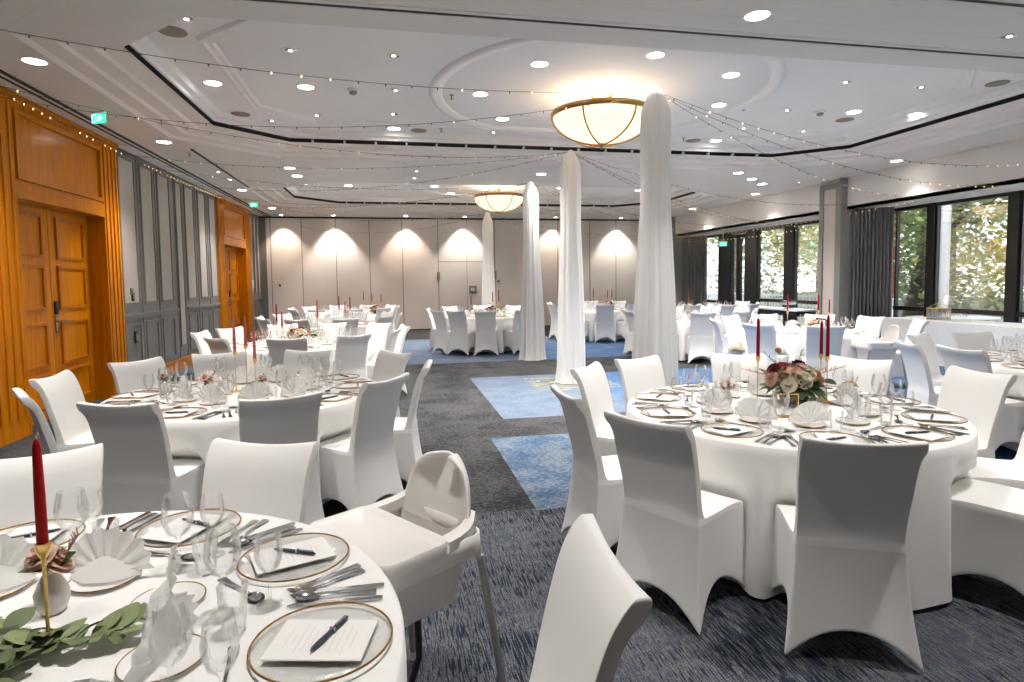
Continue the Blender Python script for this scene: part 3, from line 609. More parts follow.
# ------------------------------------------------------------------ banquet chair (white stretch cover)
def chair_mesh():
    ts=[-1,-.93,-.62,-.3,0,.3,.62,.93]; n=8; te=ts+[1.0]
    def ringpts(fr,fl,rr_,rl_,side=None):
        pass
    def loop(xr,yr,xf,yf,zfun,bul=(0,0,0),crn=0):
        # rear -x -> +x, right side rear->front, front +x->-x, left front->rear
        out=[]
        for i in range(n): t=ts[i]; out.append((xr*t,yr-bul[0]*(1-t*t),zfun('r',t)))
        for i in range(n): t=ts[i]; u=(t+1)/2; out.append((xr+(xf-xr)*u+bul[1]*(1-t*t),yr+(yf-yr)*u,zfun('s',t)))
        for i in range(n): t=te[n-i]; out.append((xf*t,yf+bul[2]*(1-t*t),zfun('f',t)))
        for i in range(n): t=te[n-i]; u=(t+1)/2; out.append((-(xr+(xf-xr)*u)-bul[1]*(1-t*t),yr+(yf-yr)*u,zfun('s',t)))
        return out
    hem={'r':.135,'s':.15,'f':.13}
    rings=[]; mats=[]
    def hemz(v): return lambda s,t: .455+v*((hem[s]*(1-abs(t)**2.2)+.004)-.455)
    L_=[]
    # skirt from hem up
    L_.append((loop(.238,-.262,.216,.225,lambda s,t: hemz(1)(s,t)+.012,(-.03,-.055,-.03)),0))
    for v in (1.0,.96,.8,.6,.4,.2,.07,0):
        xr=.206+(.256-.206)*v**1.6; yr=-.213+(-.275+.213)*v**1.5; xf=.206+(.226-.206)*v**1.3; yf=.205+(.235-.205)*v**1.3
        pull=(-.012*v,-.045*v,-.03*v)
        L_.append((loop(xr,yr,xf,yf,hemz(v),(pull[0],pull[1],pull[2])),0))
    # seat top, shrinking towards the foot of the backrest
    for u,z in ((.02,.470),(.10,.482),(.3,.488),(.55,.486),(.8,.480),(.96,.480),(1.0,.492)):
        def zz(s,t,u=u,z=z):
            if s=='r': return .457+.035*u
            if s=='s': w=(t+1)/2; return (.457+.035*u)*(1-w)+z*w if u<.99 else z
            return z
        yf=.205+(-.160-.205)*u
        L_.append((loop(.206-.006*u,-.213+.006*u,.206-.006*u,yf,zz,(0,0,0)),1))
    for z,yf,yr,w in ((.52,-.166,-.208,.198),(.60,-.183,-.222,.199),(.70,-.208,-.248,.207),(.79,-.233,-.270,.209),(.835,-.249,-.287,.212),(.860,-.260,-.304,.214),(.878,-.270,-.328,.215),(.897,-.282,-.338,.2155),(.915,-.298,-.342,.215),(.922,-.306,-.340,.213),(.924,-.314,-.334,.209)):
        L_.append((loop(w,yr,w,yf,lambda s,t,z=z: z+ (.018*(t*t if s in 'rf' else 1)-.008)*max(0,(z-.7)/.23),(-.006,.001,-.010)),2))
    mb=MB(); base=0
    for i in range(len(L_)-1):
        mb.cur=L_[i+1][1]; N=len(L_[0][0]); pass
    vs=[p for r,_ in L_ for p in r]; N=4*n; fs=[];ms=[]
    for i in range(len(L_)-1):
        for j in range(N):
            k=(j+1)%N; fs.append((i*N+j,i*N+k,(i+1)*N+k,(i+1)*N+j)); ms.append(L_[i+1][1])
    b=(len(L_)-1)*N
    # close the top: rear[t] to front[t]
    rear=[b+i for i in range(n)]+[b+n]; front=[b+2*n+i for i in range(n)]+[b+3*n]
    for i in range(n):
        fs.append((rear[i],rear[i+1],front[n-i-1],front[n-i])); ms.append(2)
    fs.append(tuple([b+n+i for i in range(n+1)])); ms.append(2)
    fs.append(tuple([b+3*n+i for i in range(n)]+[b])); ms.append(2)
    me=bpy.data.meshes.new('c'); me.from_pydata(vs,[],fs)
    for q in range(3): me.materials.append(M['cover'])
    me.polygons.foreach_set('material_index',ms); me.polygons.foreach_set('use_smooth',[True]*len(fs))
    bm=bmesh.new(); bm.from_mesh(me)
    bmesh.ops.recalc_face_normals(bm,faces=bm.faces); bm.to_mesh(me); bm.free()
    o=bpy.data.objects.new('c',me); COL.objects.link(o); s=o.modifiers.new('s','SUBSURF'); s.levels=1; s.render_levels=1
    dg=bpy.context.evaluated_depsgraph_get(); dg.update(); em=bpy.data.meshes.new_from_object(o.evaluated_get(dg))
    bpy.data.objects.remove(o)
    vn=[v.normal.copy() for v in em.vertices]; parts=[]
    for q in range(3):
        idx={}; fv=[]; vv=[]; nn=[]
        for p in em.polygons:
            if p.material_index!=q: continue
            f=[]
            for vi in p.vertices:
                if vi not in idx: idx[vi]=len(vv); vv.append(tuple(em.vertices[vi].co)); nn.append(vn[vi])
                f.append(idx[vi])
            fv.append(f)
        m2=bpy.data.meshes.new(['skirt','seat_cover','backrest_cover'][q]); m2.from_pydata(vv,[],fv); m2.materials.append(M['cover'])
        m2.polygons.foreach_set('use_smooth',[True]*len(fv)); m2.normals_split_custom_set_from_vertices([tuple(x) for x in nn]); m2.update(); parts.append(m2)
    return parts
CH=chair_mesh()
e=thing('banquet_chair','','chair')
for me in CH: mobj(me.name,me,e)
CHAIR=Proto(e)
# ------------------------------------------------------------------ high chair
def high_chair():
    e=thing('high_chair','','high chair')     # local: child faces +y (towards the table)
    ns=16; TZh=.715
    rows=[]
    for z,y,w in [(.47,-.10,.150),(.52,-.150,.160),(.60,-.180,.168),(.68,-.198,.178),(.74,-.212,.174),(.79,-.224,.166),(.83,-.233,.153),(.86,-.240,.136),(.885,-.246,.110),(.902,-.250,.074),(.910,-.252,.03)]:
        rows.append([(w*math.sin(t_)/math.sin(1.15),y+.10*(1-math.cos(t_)),z) for t_ in [-1.15+2.3*i/ns for i in range(ns+1)]])
    mb=MB(); mb.rings(rows,False); o=mb.build('backrest',M['plastic'],e,True,80); q=o.modifiers.new('t','SOLIDIFY'); q.thickness=.016; q.offset=1
    q=o.modifiers.new('s','SUBSURF'); q.levels=1; q.render_levels=1
    mb=MB(); mb.bbox(-.155,.155,-.14,.15,.455,.485,.012)
    mb.rings([[(-.155,-.12,.47),(-.155,.15,.47),(.155,.15,.47),(.155,-.12,.47)],[(-.19,-.15,TZh-.03),(-.19,.17,TZh-.03),(.19,.17,TZh-.03),(.19,-.15,TZh-.03)]],True)
    mb.bbox(-.03,.03,.10,.13,.47,.68,.008)
    mb.build('seat',M['plastic'],e,True,50)
    def rrect(hx,y0,y1,z,r,nn=6):
        out=[]
        for cx,cy,a0 in ((hx-r,y1-r,0),(-hx+r,y1-r,90),(-hx+r,y0+r,180),(hx-r,y0+r,270)):
            for i in range(nn+1): a=R(a0+90*i/nn); out.append((cx+r*math.cos(a),cy+r*math.sin(a),z))
        return out
    # tray with raised lip; behind it two arms run back to the backrest
    mb=MB()
    mb.rings([rrect(.235,-.04,.215,TZh-.035,.045),rrect(.24,-.045,.22,TZh,.047),rrect(.235,-.04,.215,TZh+.008,.045),rrect(.232,-.027,.207,TZh+.006,.04),rrect(.222,-.017,.197,TZh-.006,.035)],True,True,True)
    mb.build('tray',M['plastic'],e,True,50)
    for sx in (-1,1):
        mb=MB(); rr=[]
        for y,z,xo,xi in ((-.03,TZh+.004,.236,.185),(-.08,TZh+.006,.232,.182),(-.13,TZh+.013,.222,.176),(-.165,TZh+.026,.205,.165),(-.19,TZh+.045,.185,.150)):
            rr.append([(sx*xo,y,z-.035),(sx*xo,y,z),(sx*xi,y,z+.002),(sx*xi,y,z-.035)])
        mb.rings(rr,True,True,True); mb.build('armrest',M['plastic'],e,True,60)
    up=[];low=[]
    for x,y,z in rrect(.232,-.195,.215,TZh-.01,.055,8):
        u=abs(y-.01)/.205; v=abs(x)/.232; c=(min(1,u)*min(1,v))**5
        up.append((x,y,z)); low.append((x*(1+.05*c),y*(1+.05*c),TZh-.055-.115*c))
    mid=[((a[0]+b[0])/2,(a[1]+b[1])/2,(a[2]+b[2])/2) for a,b in zip(up,low)]
    mb=MB(); mb.rings([up,mid,low],True); o=mb.build('side_skirt',M['plastic'],e,True,60); q=o.modifiers.new('t','SOLIDIFY'); q.thickness=.006
    for sx in (-1,1):
        for sy in (-1,1):
            t0=Vector((sx*.215,.01+sy*.19,.62)); t1=Vector((sx*.275,.01+sy*.265,.012))
            mb=MB(); mb.tube([t0,t1],.0135,12); lg=mb.build('leg',M['steel'],e)
            mb=MB(); mb.tube([t1+Vector((0,0,.025)),t1+Vector((0,0,-.010))],.018,12); mb.build('foot_cap',M['plastic'],lg)
    mb=MB(); mb.tube([(-.10,0,.46),(-.105,.0,.30),(-.09,.02,.22),(-.10,.03,.13)],[.012,.011,.012,.006],6); mb.build('harness_strap',M['strap'],e)
    mb=MB(); mb.tube([(.07,-.02,.46),(.075,-.02,.33),(.06,0,.28),(.085,.02,.24)],.005,6); mb.bbox(.06,.095,-.012,.012,.27,.31,.004); mb.build('harness_strap',M['strap'],e)
    return e
HIGH=Proto(high_chair())

# ------------------------------------------------------------------ tableware
def glass_proto(name,prof,label):
    e=MB().lathe(prof,20).build(name,M['glass'],None,True,60); tag(e,label,'glass'); return Proto(e)
WINE=glass_proto('wine_glass',[(.0005,.002),(.034,.0),(.035,.002),(.008,.006),(.0045,.012),(.004,.085),(.008,.095),(.027,.108),(.040,.135),(.0425,.160),(.038,.190),(.032,.215),(.031,.215),(.036,.190),(.0405,.160),(.038,.137),(.024,.11),(.001,.099)],'')
WINE2=glass_proto('white_wine_glass',[(.0005,.002),(.031,.0),(.032,.002),(.007,.006),(.004,.012),(.0038,.075),(.008,.084),(.024,.098),(.033,.122),(.034,.145),(.028,.182),(.027,.182),(.032,.145),(.031,.124),(.02,.1),(.001,.088)],'')
WATER=glass_proto('water_glass',[(.0005,.004),(.024,.0),(.026,.002),(.030,.05),(.034,.11),(.033,.11),(.029,.05),(.023,.010),(.0005,.010)],'')
e=thing('charger_plate','','plate'); mb=MB(); mb.lathe([(.0005,.003),(.095,.003),(.105,.006),(.148,.012),(.15,.013),(.149,.010),(.105,.003),(.095,.0005),(.0005,.0005)],44); mb.build('glass_plate',M['plate_glass'],e)
mb=MB(); mb.lathe([(.1475,.0125),(.150,.0105),(.1528,.013),(.151,.0155),(.148,.0148),(.1475,.0125)],60); mb.build('gold_rim',M['goldrim'],e)
CHG=Proto(e)
e=thing('side_plate','','plate'); mb=MB(); mb.lathe([(.0005,.004),(.055,.004),(.083,.011),(.083,.009),(.055,.001),(.0005,.001)],32); mb.build('china_plate',M['china'],e)
mb=MB(); mb.lathe([(.082,.0112),(.0835,.009),(.0855,.0112),(.084,.0128),(.082,.0112)],40); mb.build('gold_rim',M['goldrim'],e)
SIDE=Proto(e)
# fan-folded napkin
def napkin():
    e=thing('fan_napkin','','napkin'); mb=MB(); NP=9; rows=[]
    for k,(r,zt) in enumerate(((.012,0),(.05,0),(.10,0),(.138,0))):
        row=[]
        for i in range(NP*2+1):
            a=R(4+172*i/(NP*2)); am=(.002+.005*r/.138)*(1 if i%2 else -1)
            rr=r*(1-.05*(i%2))
            row.append((rr*math.cos(a),am-.02*math.sin(a)*r/.125,.010+rr*math.sin(a)*1.0))
        rows.append(row)
    mb.rings(rows,False); o=mb.build('fan',M['napkin'],e,False)
    mb=MB(); mb.rings([[(-.105,.0,.008),(-.04,.045,.008),(.04,.045,.008),(.105,0,.008)],[(-.085,-.004,.03),(-.03,.012,.04),(.03,.012,.04),(.085,-.004,.03)],[(-.02,-.006,.06),(-.01,-.006,.065),(.01,-.006,.065),(.02,-.006,.06)]],False)
    o=mb.build('folded_base',M['napkin'],e,True,80)
    return e
NAP=Proto(napkin())
e=thing('menu_card','','menu'); mb=MB(); mb.box(-.074,.074,-.105,.105,0,.0012); mb.box(-.072,.076,-.103,.107,.0014,.0022); mb.build('card',M['paper'],e,False)
mb=MB()
for i,(a,b) in enumerate([(-.035,.04),(-.02,.02),(-.05,.055),(-.045,.045),(-.03,.035),(-.05,.05),(-.025,.03),(-.045,.05),(-.04,.035),(-.055,.05),(-.03,.03)]):
    y=.075-.0145*i; mb.box(a,b,y,y+.0018,.0022,.0024)
mb.build('text_lines',M['ink'],e,False)
MENU=Proto(e)
e=thing('ballpoint_pen','','pen'); mb=MB(); mb.tube([(-.068,0,.006),(-.06,0,.006),(.045,0,.006),(.062,0,.006),(.07,0,.006)],[.002,.0052,.0056,.004,.001],8); mb.build('barrel',M['pen'],e)
mb=MB(); mb.box(-.06,-.02,-.0015,.0015,.011,.0135); mb.box(-.012,-.006,-.0062,.0062,.0,.0125); mb.build('clip',M['silver'],e)
PEN=Proto(e)
def strip(mb,pts,th=.0016):   # pts (y, halfwidth, z)
    rr=[[(-w,y,z),(w,y,z),(w,y,z+th),(-w,y,z+th)] for y,w,z in pts]; mb.rings(rr,True,True,True)
mb=MB(); strip(mb,[(-.10,.010,.002),(-.095,.012,.002),(-.05,.006,.004),(0,.0035,.006),(.04,.005,.005),(.055,.012,.003),(.07,.0135,.002)],.003)
for x in (-.0105,-.0035,.0035,.0105):
    o=len(mb.v); strip(mb,[(.068,.0022,.002),(.085,.0022,.003),(.105,.0012,.006)],.002)
    for i in range(o,len(mb.v)): a=mb.v[i]; mb.v[i]=(a[0]+x,a[1],a[2])
FORK=Proto(tag(mb.build('fork',M['silver'],None,True),'','fork'))
mb=MB(); strip(mb,[(-.115,.007,.001),(-.11,.0095,.001),(-.03,.0065,.002),(-.01,.005,.002),(0,.009,.001),(.07,.010,.001),(.10,.0075,.001),(.115,.001,.001)],.004)
KNIFE=Proto(tag(mb.build('knife',M['silver'],None,True),'','knife'))
mb=MB(); strip(mb,[(-.10,.010,.002),(-.095,.012,.002),(-.05,.006,.004),(0,.0035,.006),(.045,.004,.005)],.003)
rr=[]
for r,z in ((1,.0065),(.8,.003),(.45,.0008),(.05,.0)): rr.append([(.020*r*math.cos(2*PI*j/16),.068+.030*r*math.sin(2*PI*j/16),z) for j in range(16)])
mb.rings(rr,True); mb.rings([[(x,y,z+.0012) for x,y,z in q] for q in rr],True)
SPOON=Proto(tag(mb.build('spoon',M['silver'],None,True),'','spoon'))

def candle(x,y,zb,hh,hc_,mat,label,hl,tilt=0):
    e=thing('candle_holder',hl,'candle holder',(x,y,zb))
    mb=MB(); mb.lathe([(.0005,0),(.042,0),(.043,.003),(.038,.006),(.008,.010),(.0045,.018)],20); mb.build('base',M['gold'],e)
    mb=MB(); mb.lathe([(.0042,.012),(.0035,hh*.5),(.004,hh-.04),(.009,hh-.03),(.015,hh-.012),(.016,hh),(.012,hh),(.010,hh-.015),(.0005,hh-.016)],14); mb.build('stem',M['gold'],e)
    e=thing('taper_candle',label,'candle',(x,y,zb+hh-.014)); e.rotation_euler=(0,tilt,0)
    mb=MB(); mb.lathe([(.0095,0),(.0112,.02),(.0105,hc_*.5),(.0085,hc_-.02),(.0055,hc_-.006),(.001,hc_)],14,cap0=True); mb.build('wax',mat,e)
    mb=MB(); mb.tube([(0,0,hc_-.003),(.001,0,hc_+.006),(.004,0,hc_+.013)],.0016,5); mb.build('wick',M['wick'],e)

# ------------------------------------------------------------------ flowers
def rose_mesh(mat,seed,r=.04,layers=((.25,5,75),(.5,6,55),(.78,7,35),(1.0,8,12))):
    rl=random.Random(seed); mb=MB(); mb.sph((0,0,.0),(r*.42,r*.42,r*.5),8,5)
    for li,(k,num,ang) in enumerate(layers):
        for j in range(num):
            a=2*PI*j/num+li*.6+rl.uniform(-.15,.15); w=r*(.42+.35*k); h=r*(.75+.1*k); rows=[]
            for v in range(4):
                f=v/3; row=[]
                tilt=R(ang)*(1-f*.25)
                for u in range(4):
                    g=-1+2*u/3; ww=w*math.sin(PI*(.2+.62*f))*g
                    rad=r*k*.30+h*f*math.cos(tilt)*1.0-abs(g)**2*r*.12+ (r*.12 if f==1 and k>.6 else 0)
                    z=-r*.35+h*f*math.sin(tilt)*1.05+r*.35*(1-k)-(r*.08 if f==1 and k>.6 else 0)
                    row.append((rad*math.cos(a)-ww*math.sin(a),rad*math.sin(a)+ww*math.cos(a),z))
                rows.append(row)
            mb.rings(rows,False)
    return mb.mesh('rose',mat,True,80)
ROSES={k:[rose_mesh(M[k],i+3,r) for i in range(2)] for k,r in (('rose_red',.055),('rose_pink',.038),('rose_cream',.042),('rose_peach',.026))}
def leaf_mesh(mat,l=.08,w=.022,curl=.2,name='leaf'):
    mb=MB(); rows=[]
    for i in range(6):
        f=i/5; ww=w*math.sin(PI*min(1,f*.94+.03))**.8; z=curl*l*math.sin(PI*f)*.6
        rows.append([(-ww,l*f,z+.15*ww),(0,l*f,z),(ww,l*f,z+.15*ww)])
    mb.rings(rows,False); return mb.mesh(name,mat,True,80)
LEAF=[leaf_mesh(M['leaf'],.085,.024),leaf_mesh(M['leaf_light'],.06,.012),leaf_mesh(M['leaf'],.07,.018)]
EUC=[leaf_mesh(M['euca'],.055,.021,.1),leaf_mesh(M['euca2'],.06,.023,-.1),leaf_mesh(M['euca'],.045,.018,.15)]
def aim(o,d,spin=0,y_axis=True):
    o.rotation_mode='QUATERNION'; o.rotation_quaternion=Vector(d).to_track_quat('Y' if y_axis else 'Z','Z' if y_axis else 'Y')@ (Matrix.Rotation(spin,4,'Y' if y_axis else 'Z').to_quaternion())
def arrangement(seed,w=.20,h=.17,nr=22,nl=62,reds=2):
    rl=random.Random(seed); e=thing('flower_arrangement','','flowers')
    mb=MB(); mb.lathe([(.0005,0),(.06,0),(.075,.03),(.08,.075),(.074,.08),(.0005,.078)],20); mb.build('vase',M['vase_dark'],e)
    for i in range(nr):
        a=i*2.399; q=math.sqrt((i+.5)/nr); x=w*q*math.cos(a)*.8; y=w*q*math.sin(a)*.62; z=.075+h*math.sqrt(max(0,1-q*q*.92))*.75
        kind='rose_red' if i in ((0,9)[:reds]) else ('rose_cream','rose_pink','rose_pink','rose_peach','rose_peach')[i%5]
        o=mobj('rose',ROSES[kind][i%2],e,(x,y,z)); aim(o,(x*3,y*3,.12+z*.5),rl.uniform(0,6),False); o.scale=(rl.uniform(.75,1.1),)*3
    for i in range(nl):
        a=rl.uniform(0,6.28); q=rl.uniform(.3,1); z=.06+h*rl.uniform(.0,.75)*(1.1-q*.5); x=w*q*.75*math.cos(a); y=w*q*.6*math.sin(a)
        o=mobj('leaf',rl.choice(LEAF),e,(x,y,z)); aim(o,(math.cos(a),math.sin(a),rl.uniform(-.35,.9)),rl.uniform(-.8,.8)); o.scale=(rl.uniform(.8,1.3),)*3
    for i in range(22):
        a=2*PI*i/22; o=mobj('leaf',LEAF[i%3],e,(.07*math.cos(a),.07*math.sin(a),.085)); aim(o,(math.cos(a),math.sin(a),rl.uniform(-.75,-.2)),rl.uniform(-.5,.5)); o.scale=(rl.uniform(1,1.4),)*3
    for i,(a,l_,mt) in enumerate(((2.9,.2,'grass_pink'),(3.3,.22,'grass_pink'),(-.15,.19,'grass_red'),(.3,.16,'grass_pink'),(1.9,.16,'leaf_light'),(1.0,.17,'leaf_light'))):
        mb=MB(); d=Vector((math.cos(a),math.sin(a)*.6,.55 if i>3 else .25)); p0=Vector((0,0,.12)); mb.tube([p0,p0+d*(l_+.08)],.0014,4)
        for k in range(22):
            p=p0+d*(.10+ (l_)*k/22); s_=.03*(1-k/30); side=Vector((rl.uniform(-1,1),rl.uniform(-1,1),rl.uniform(-.2,1)))*s_+d*.02; sd=Vector((rl.uniform(-1,1),rl.uniform(-1,1),0)).normalized()*.003
            mb.add([p-sd,p+sd,p+side+sd*.6,p+side-sd*.6],[(0,1,2,3)])
        mb.build('dried_spray',M[mt],e,False)
    mb=MB(); mb.tube([(-.06,0,.14),(-.085,0,.22),(-.10,0,.285)],.0012,4); mb.sph((-.102,0,.295),(.017,.017,.015),10,6); mb.build('dried_bud',M['tan_bud'],e)
    return e
# hexagonal gold lantern frame used as the table number stand
def gold_frame(x,y,z,rz,label,w=.10,h=.12):
    e=thing('table_number_holder',label,'frame',(x,y,z),rz); mb=MB()
    for a,b in (((-w/2,0,.004),(w/2,0,.004)),((-w/2,0,.004),(-w/2,0,h)),((w/2,0,.004),(w/2,0,h)),((-w/2,0,h),(w/2,0,h))): mb.tube([a,b],.0032,6)
    mb.build('frame',M['gold'],e); mb=MB(); mb.box(-w/2+.01,w/2-.01,-.001,.001,.012,h-.01); mb.build('pane',M['clear_box'],e,False)
    mb=MB(); mb.box(-w/2,w/2,-.03,.03,0,.004); mb.build('base',M['gold'],e,False)
def bud_vase(x,y,z,label,rose='rose_pink',extra=True,vase='vase_pale',scale=1.):
    e=thing('bud_vase',label,'vase',(x,y,z)); e.scale=(scale,)*3; rl=random.Random(int(x*100))
    mb=MB(); mb.lathe([(.0005,0),(.022,0),(.032,.02),(.034,.045),(.022,.075),(.014,.09),(.017,.10),(.013,.10),(.0005,.09)],18); mb.build('vase',M[vase],e)
    for i in range(3):
        p=(.022*math.cos(i*2.1),.022*math.sin(i*2.1),.115+.012*i); o=mobj('blossom',ROSES[[rose,'rose_cream',rose][i]][i%2],e,p); aim(o,(p[0]*2,p[1]*2,.06),0,False); o.scale=(.72,)*3
    for i in range(9):
        a=i*.75; o=mobj('leaf',LEAF[1 if i%3 else 2],e,(.01*math.cos(a),.01*math.sin(a),.095)); aim(o,(math.cos(a),math.sin(a),rl.uniform(.1,1.6)),rl.uniform(-1,1)); o.scale=(.8,)*3
    if extra:
        mb=MB()
        for k in range(20): p=Vector((.02+.04*k/20,0,.11+.06*k/20)); q=Vector((rl.uniform(-.01,.01),rl.uniform(-.012,.012),.02)); mb.add([p,p+Vector((.003,0,0)),p+q+Vector((.002,0,0)),p+q],[(0,1,2,3)])
        mb.build('dried_spray',M['grass_pink'],e,False)
    return e

# ------------------------------------------------------------------ round tables
WORDS={0:'right side',1:'right rear',2:'rear right',3:'rear left',4:'left rear',5:'left side',6:'left front',7:'front left',8:'front right',9:'right front'}
TZ=.75
def table(cx,cy,seed,tname,chairs,ring=1.28,detail=2,offs=0,seats=None,rad=.93,dl=True,skipch=()):
    rl=random.Random(seed)
    e=thing('round_table','round banquet table hidden under the cloth of the %s'%tname,'table',(cx,cy,0))
    mb=MB(); mb.lathe([(.0005,.70),(rad-.015,.70),(rad-.005,.715),(rad-.005,.735),(rad-.015,.742),(.0005,.742)],56); mb.build('tabletop',M['trimw'],e)
    for k in range(4):
        a=PI/4+k*PI/2; mb=MB(); mb.tube([(.5*math.cos(a),.5*math.sin(a),.70),(.58*math.cos(a),.58*math.sin(a),.012)],.016,8); mb.build('leg',M['steel'],e)
    NN=180; rr=[]; ph=[rl.uniform(0,6.28) for _ in range(5)]
    for z,r0 in ((.750,.3),(.750,.7),(.750,rad-.02),(.7485,rad-.004),(.742,rad+.003),(.70,rad+.006),(.60,rad+.012),(.47,rad+.018),(.34,rad+.022),(.2,rad+.028),(.08,rad+.035),(.022,rad+.04)):
        row=[]
        f=max(0,(.742-z)/.72)
        for j in range(NN):
            a=2*PI*j/NN; r=r0
            if f>0:
                fo=math.sin(13*a+ph[0]+.5*math.sin(3*a+ph[3]))+.6*math.sin(8*a+ph[1])+.4*math.sin(21*a+ph[2])
                r+=.026*f**.8*fo
                if z<.61:
                    for ca,cr in chairs:
                        d=abs((a-R(ca)+PI)%(2*PI)-PI); lim=max(cr-.33-.25,.70); wdt=.30/ .95
                        if d<.29: s_=min(1,max(0,(.29-d)/.12)); s_=s_*s_*(3-2*s_); g=min(1,(.61-z)/.12); r=r*(1-s_*g)+min(r,lim/max(.86,math.cos(min(d,.3))))*s_*g
            row.append((r*math.cos(a),r*math.sin(a),z+(.006*math.sin(13*a+ph[0]) if z<.05 else 0)))
        rr.append(row)
    mb=MB(); mb.rings(rr,True,True); o=mb.build('tablecloth',M['cloth'],None,True,60,(cx,cy,0)); tag(o,'white floor-length tablecloth on the %s'%tname,'tablecloth')
    free=set(range(10)); KW={}
    for ca,cr in sorted(chairs,key=lambda c:abs(((c[0]+11.5)/36)-round((c[0]+11.5)/36))):
        q=((ca+11.5)%360)/36; k=min(free,key=lambda w:min(abs(w-q),10-abs(w-q))); free.discard(k); KW[ca]=k
    for ca,cr in chairs:
        k=KW[ca]; a=R(ca); rr_=cr-.33
        if ca in skipch: continue
        CHAIR.put((cx+rr_*math.cos(a),cy+rr_*math.sin(a),0),a+PI/2,'white stretch-covered banquet chair at the %s of the %s'%(WORDS[k],tname),'chairs around the %s'%tname)
    seats=seats if seats is not None else list(range(10))
    for s in seats:
        ad=offs+36*s; a=R(ad); u=Vector((math.cos(a),math.sin(a),0)); v=Vector((-u.y,u.x,0)); C=Vector((cx,cy,TZ+.001)); rz=a+PI/2
        k=round(((ad+11.5)%360)/36)%10; wd=WORDS[k]; at_=', %s place, %s'%(wd,tname)
        def P3(r,t,dz=0): q=C+u*r+v*t; return (q.x,q.y,q.z+dz)
        j=lambda d: rl.uniform(-d,d)
        CHG.put(P3(.755,j(.01)),rz,'gold-rimmed clear charger plate'+at_,'charger plates')
        if detail>=1:
            mr=j(.3); MENU.put(P3(.755,j(.008),.0112),rz+mr,'white printed menu card'+at_,'menu cards')
            PEN.put(P3(.765+j(.02),j(.02),.0140),rz+j(.6)+rl.choice((0,PI)),'dark ballpoint pen on the menu'+at_,'pens')
        # v>0 is the diner's right? keep cutlery both sides
        if detail>=2:
            for i,(pr,nm) in enumerate(((FORK,'fork'),(FORK,'fork'))):
                pr.put(P3(.76+j(.008),-.178-.034*i),rz+j(.03),'%s steel %s'%(('inner','outer')[i],nm)+at_,'forks')
            for i,(pr,nm) in enumerate(((KNIFE,'knife'),(SPOON,'spoon'),(KNIFE,'knife'))):
                pr.put(P3(.76+j(.008),.174+.031*i),rz+j(.03),('outer ' if i==2 else 'inner ')+'steel %s'%nm+at_,nm+'s' if nm!='knife' else 'knives')
            SPOON.put(P3(.578,-.075),rz+PI/2+j(.2),'dessert spoon above the plate'+at_,'dessert spoons')
        if s in NAPS(seed,s):
            SIDE.put(P3(.43,0),rz,'white side plate with gold rim'+at_,'side plates')
            NAP.put(P3(.43,0,.006),a-PI/2+j(.25)+PI,'white fan-folded napkin'+at_,'fan napkins',.9)
        for i,(pr,nm,r_,t_) in enumerate(((WINE,'red wine glass',.51,.165),(WINE2,'white wine glass',.60,.195),(WATER,'water glass',.55,.095))):
            if detail==0 and i==2: continue
            pr.put(P3(r_+j(.006),t_+j(.006)),j(3),'clear stemmed %s'%nm+at_ if i<2 else 'clear water glass'+at_,('red wine glasses','white wine glasses','water glasses')[i])
def NAPS(seed,s): return [s]
Lc=[(a,r) for a,r in ((-146.7,1.31),(-108.2,1.268),(-70.5,1.305),(-37.1,1.26),(-7.2,1.315),(33.4,1.281),(75,1.12),(114,1.215),(144,1.285),(179.3,1.30))]
def ringc(o,r=1.30,skip=()): return [(o+36*k,r) for k in range(10) if k not in skip]
table(-.92,1.36,11,'foreground table',[(109,1.21),(69,1.19),(-4,1.41),(146,1.28)],detail=2,offs=-2,seats=[0,1,2,3,4,9])
table(-1.03,4.66,12,'left table with pink candles',Lc,detail=2,offs=-1)
table(2.32,3.20,13,'large right table with roses',[(211,1.44),(245.4,1.407),(182,1.40),(138,1.31),(110.4,1.275),(70,1.267),(31,1.34),(-1.6,1.415),(-31,1.40),(-60,1.36)],detail=2,offs=-1)
table(-1.1,8.2,14,'left table before second door',[(-92,1.2),(-55,1.2),(-15,1.22),(11,1.33),(46,1.36),(80,1.3),(112,1.3),(146,1.35),(173,1.35),(-137,1.22)],detail=1,offs=-10)
table(-1.1,11.7,15,'third left wall table',ringc(-2,1.30),detail=0,offs=-2)
table(-1.1,15.2,16,'left table by back wall',ringc(-6,1.30),detail=0,offs=-6)
table(5.85,7.65,17,'window table with high chair',[(160,1.27),(207,1.27),(244,1.28),(112,1.28),(80,1.3),(42,1.3),(8,1.34),(-27,1.5)],detail=1,offs=0)
table(6.0,4.15,18,'right edge table',[(178,1.30),(158,1.45),(115,1.32),(82,1.25),(45,1.3),(10,1.3),(-30,1.3)],detail=1,offs=5)
table(5.75,10.95,19,'table before far curtain',ringc(-105,1.28),detail=0,offs=4)
table(2.05,13.2,20,'back centre table',[(a,1.3) for a in (-150,-126,-98,-60,-24,12,48,84,122,166)],detail=0,offs=4)
table(5.25,14.8,21,'back right table',ringc(-101,1.30),detail=0,offs=4)
table(7.6,13.6,22,'terrace door table',ringc(-95,1.30,(4,5,6)),detail=0,offs=4)

HIGH.put((.005,2.035,0),R(35)+PI/2,'white plastic high chair with steel legs at the foreground table')
HIGH.put((6.0,6.47,0),R(75),'white plastic high chair with steel legs at the far window-side table')

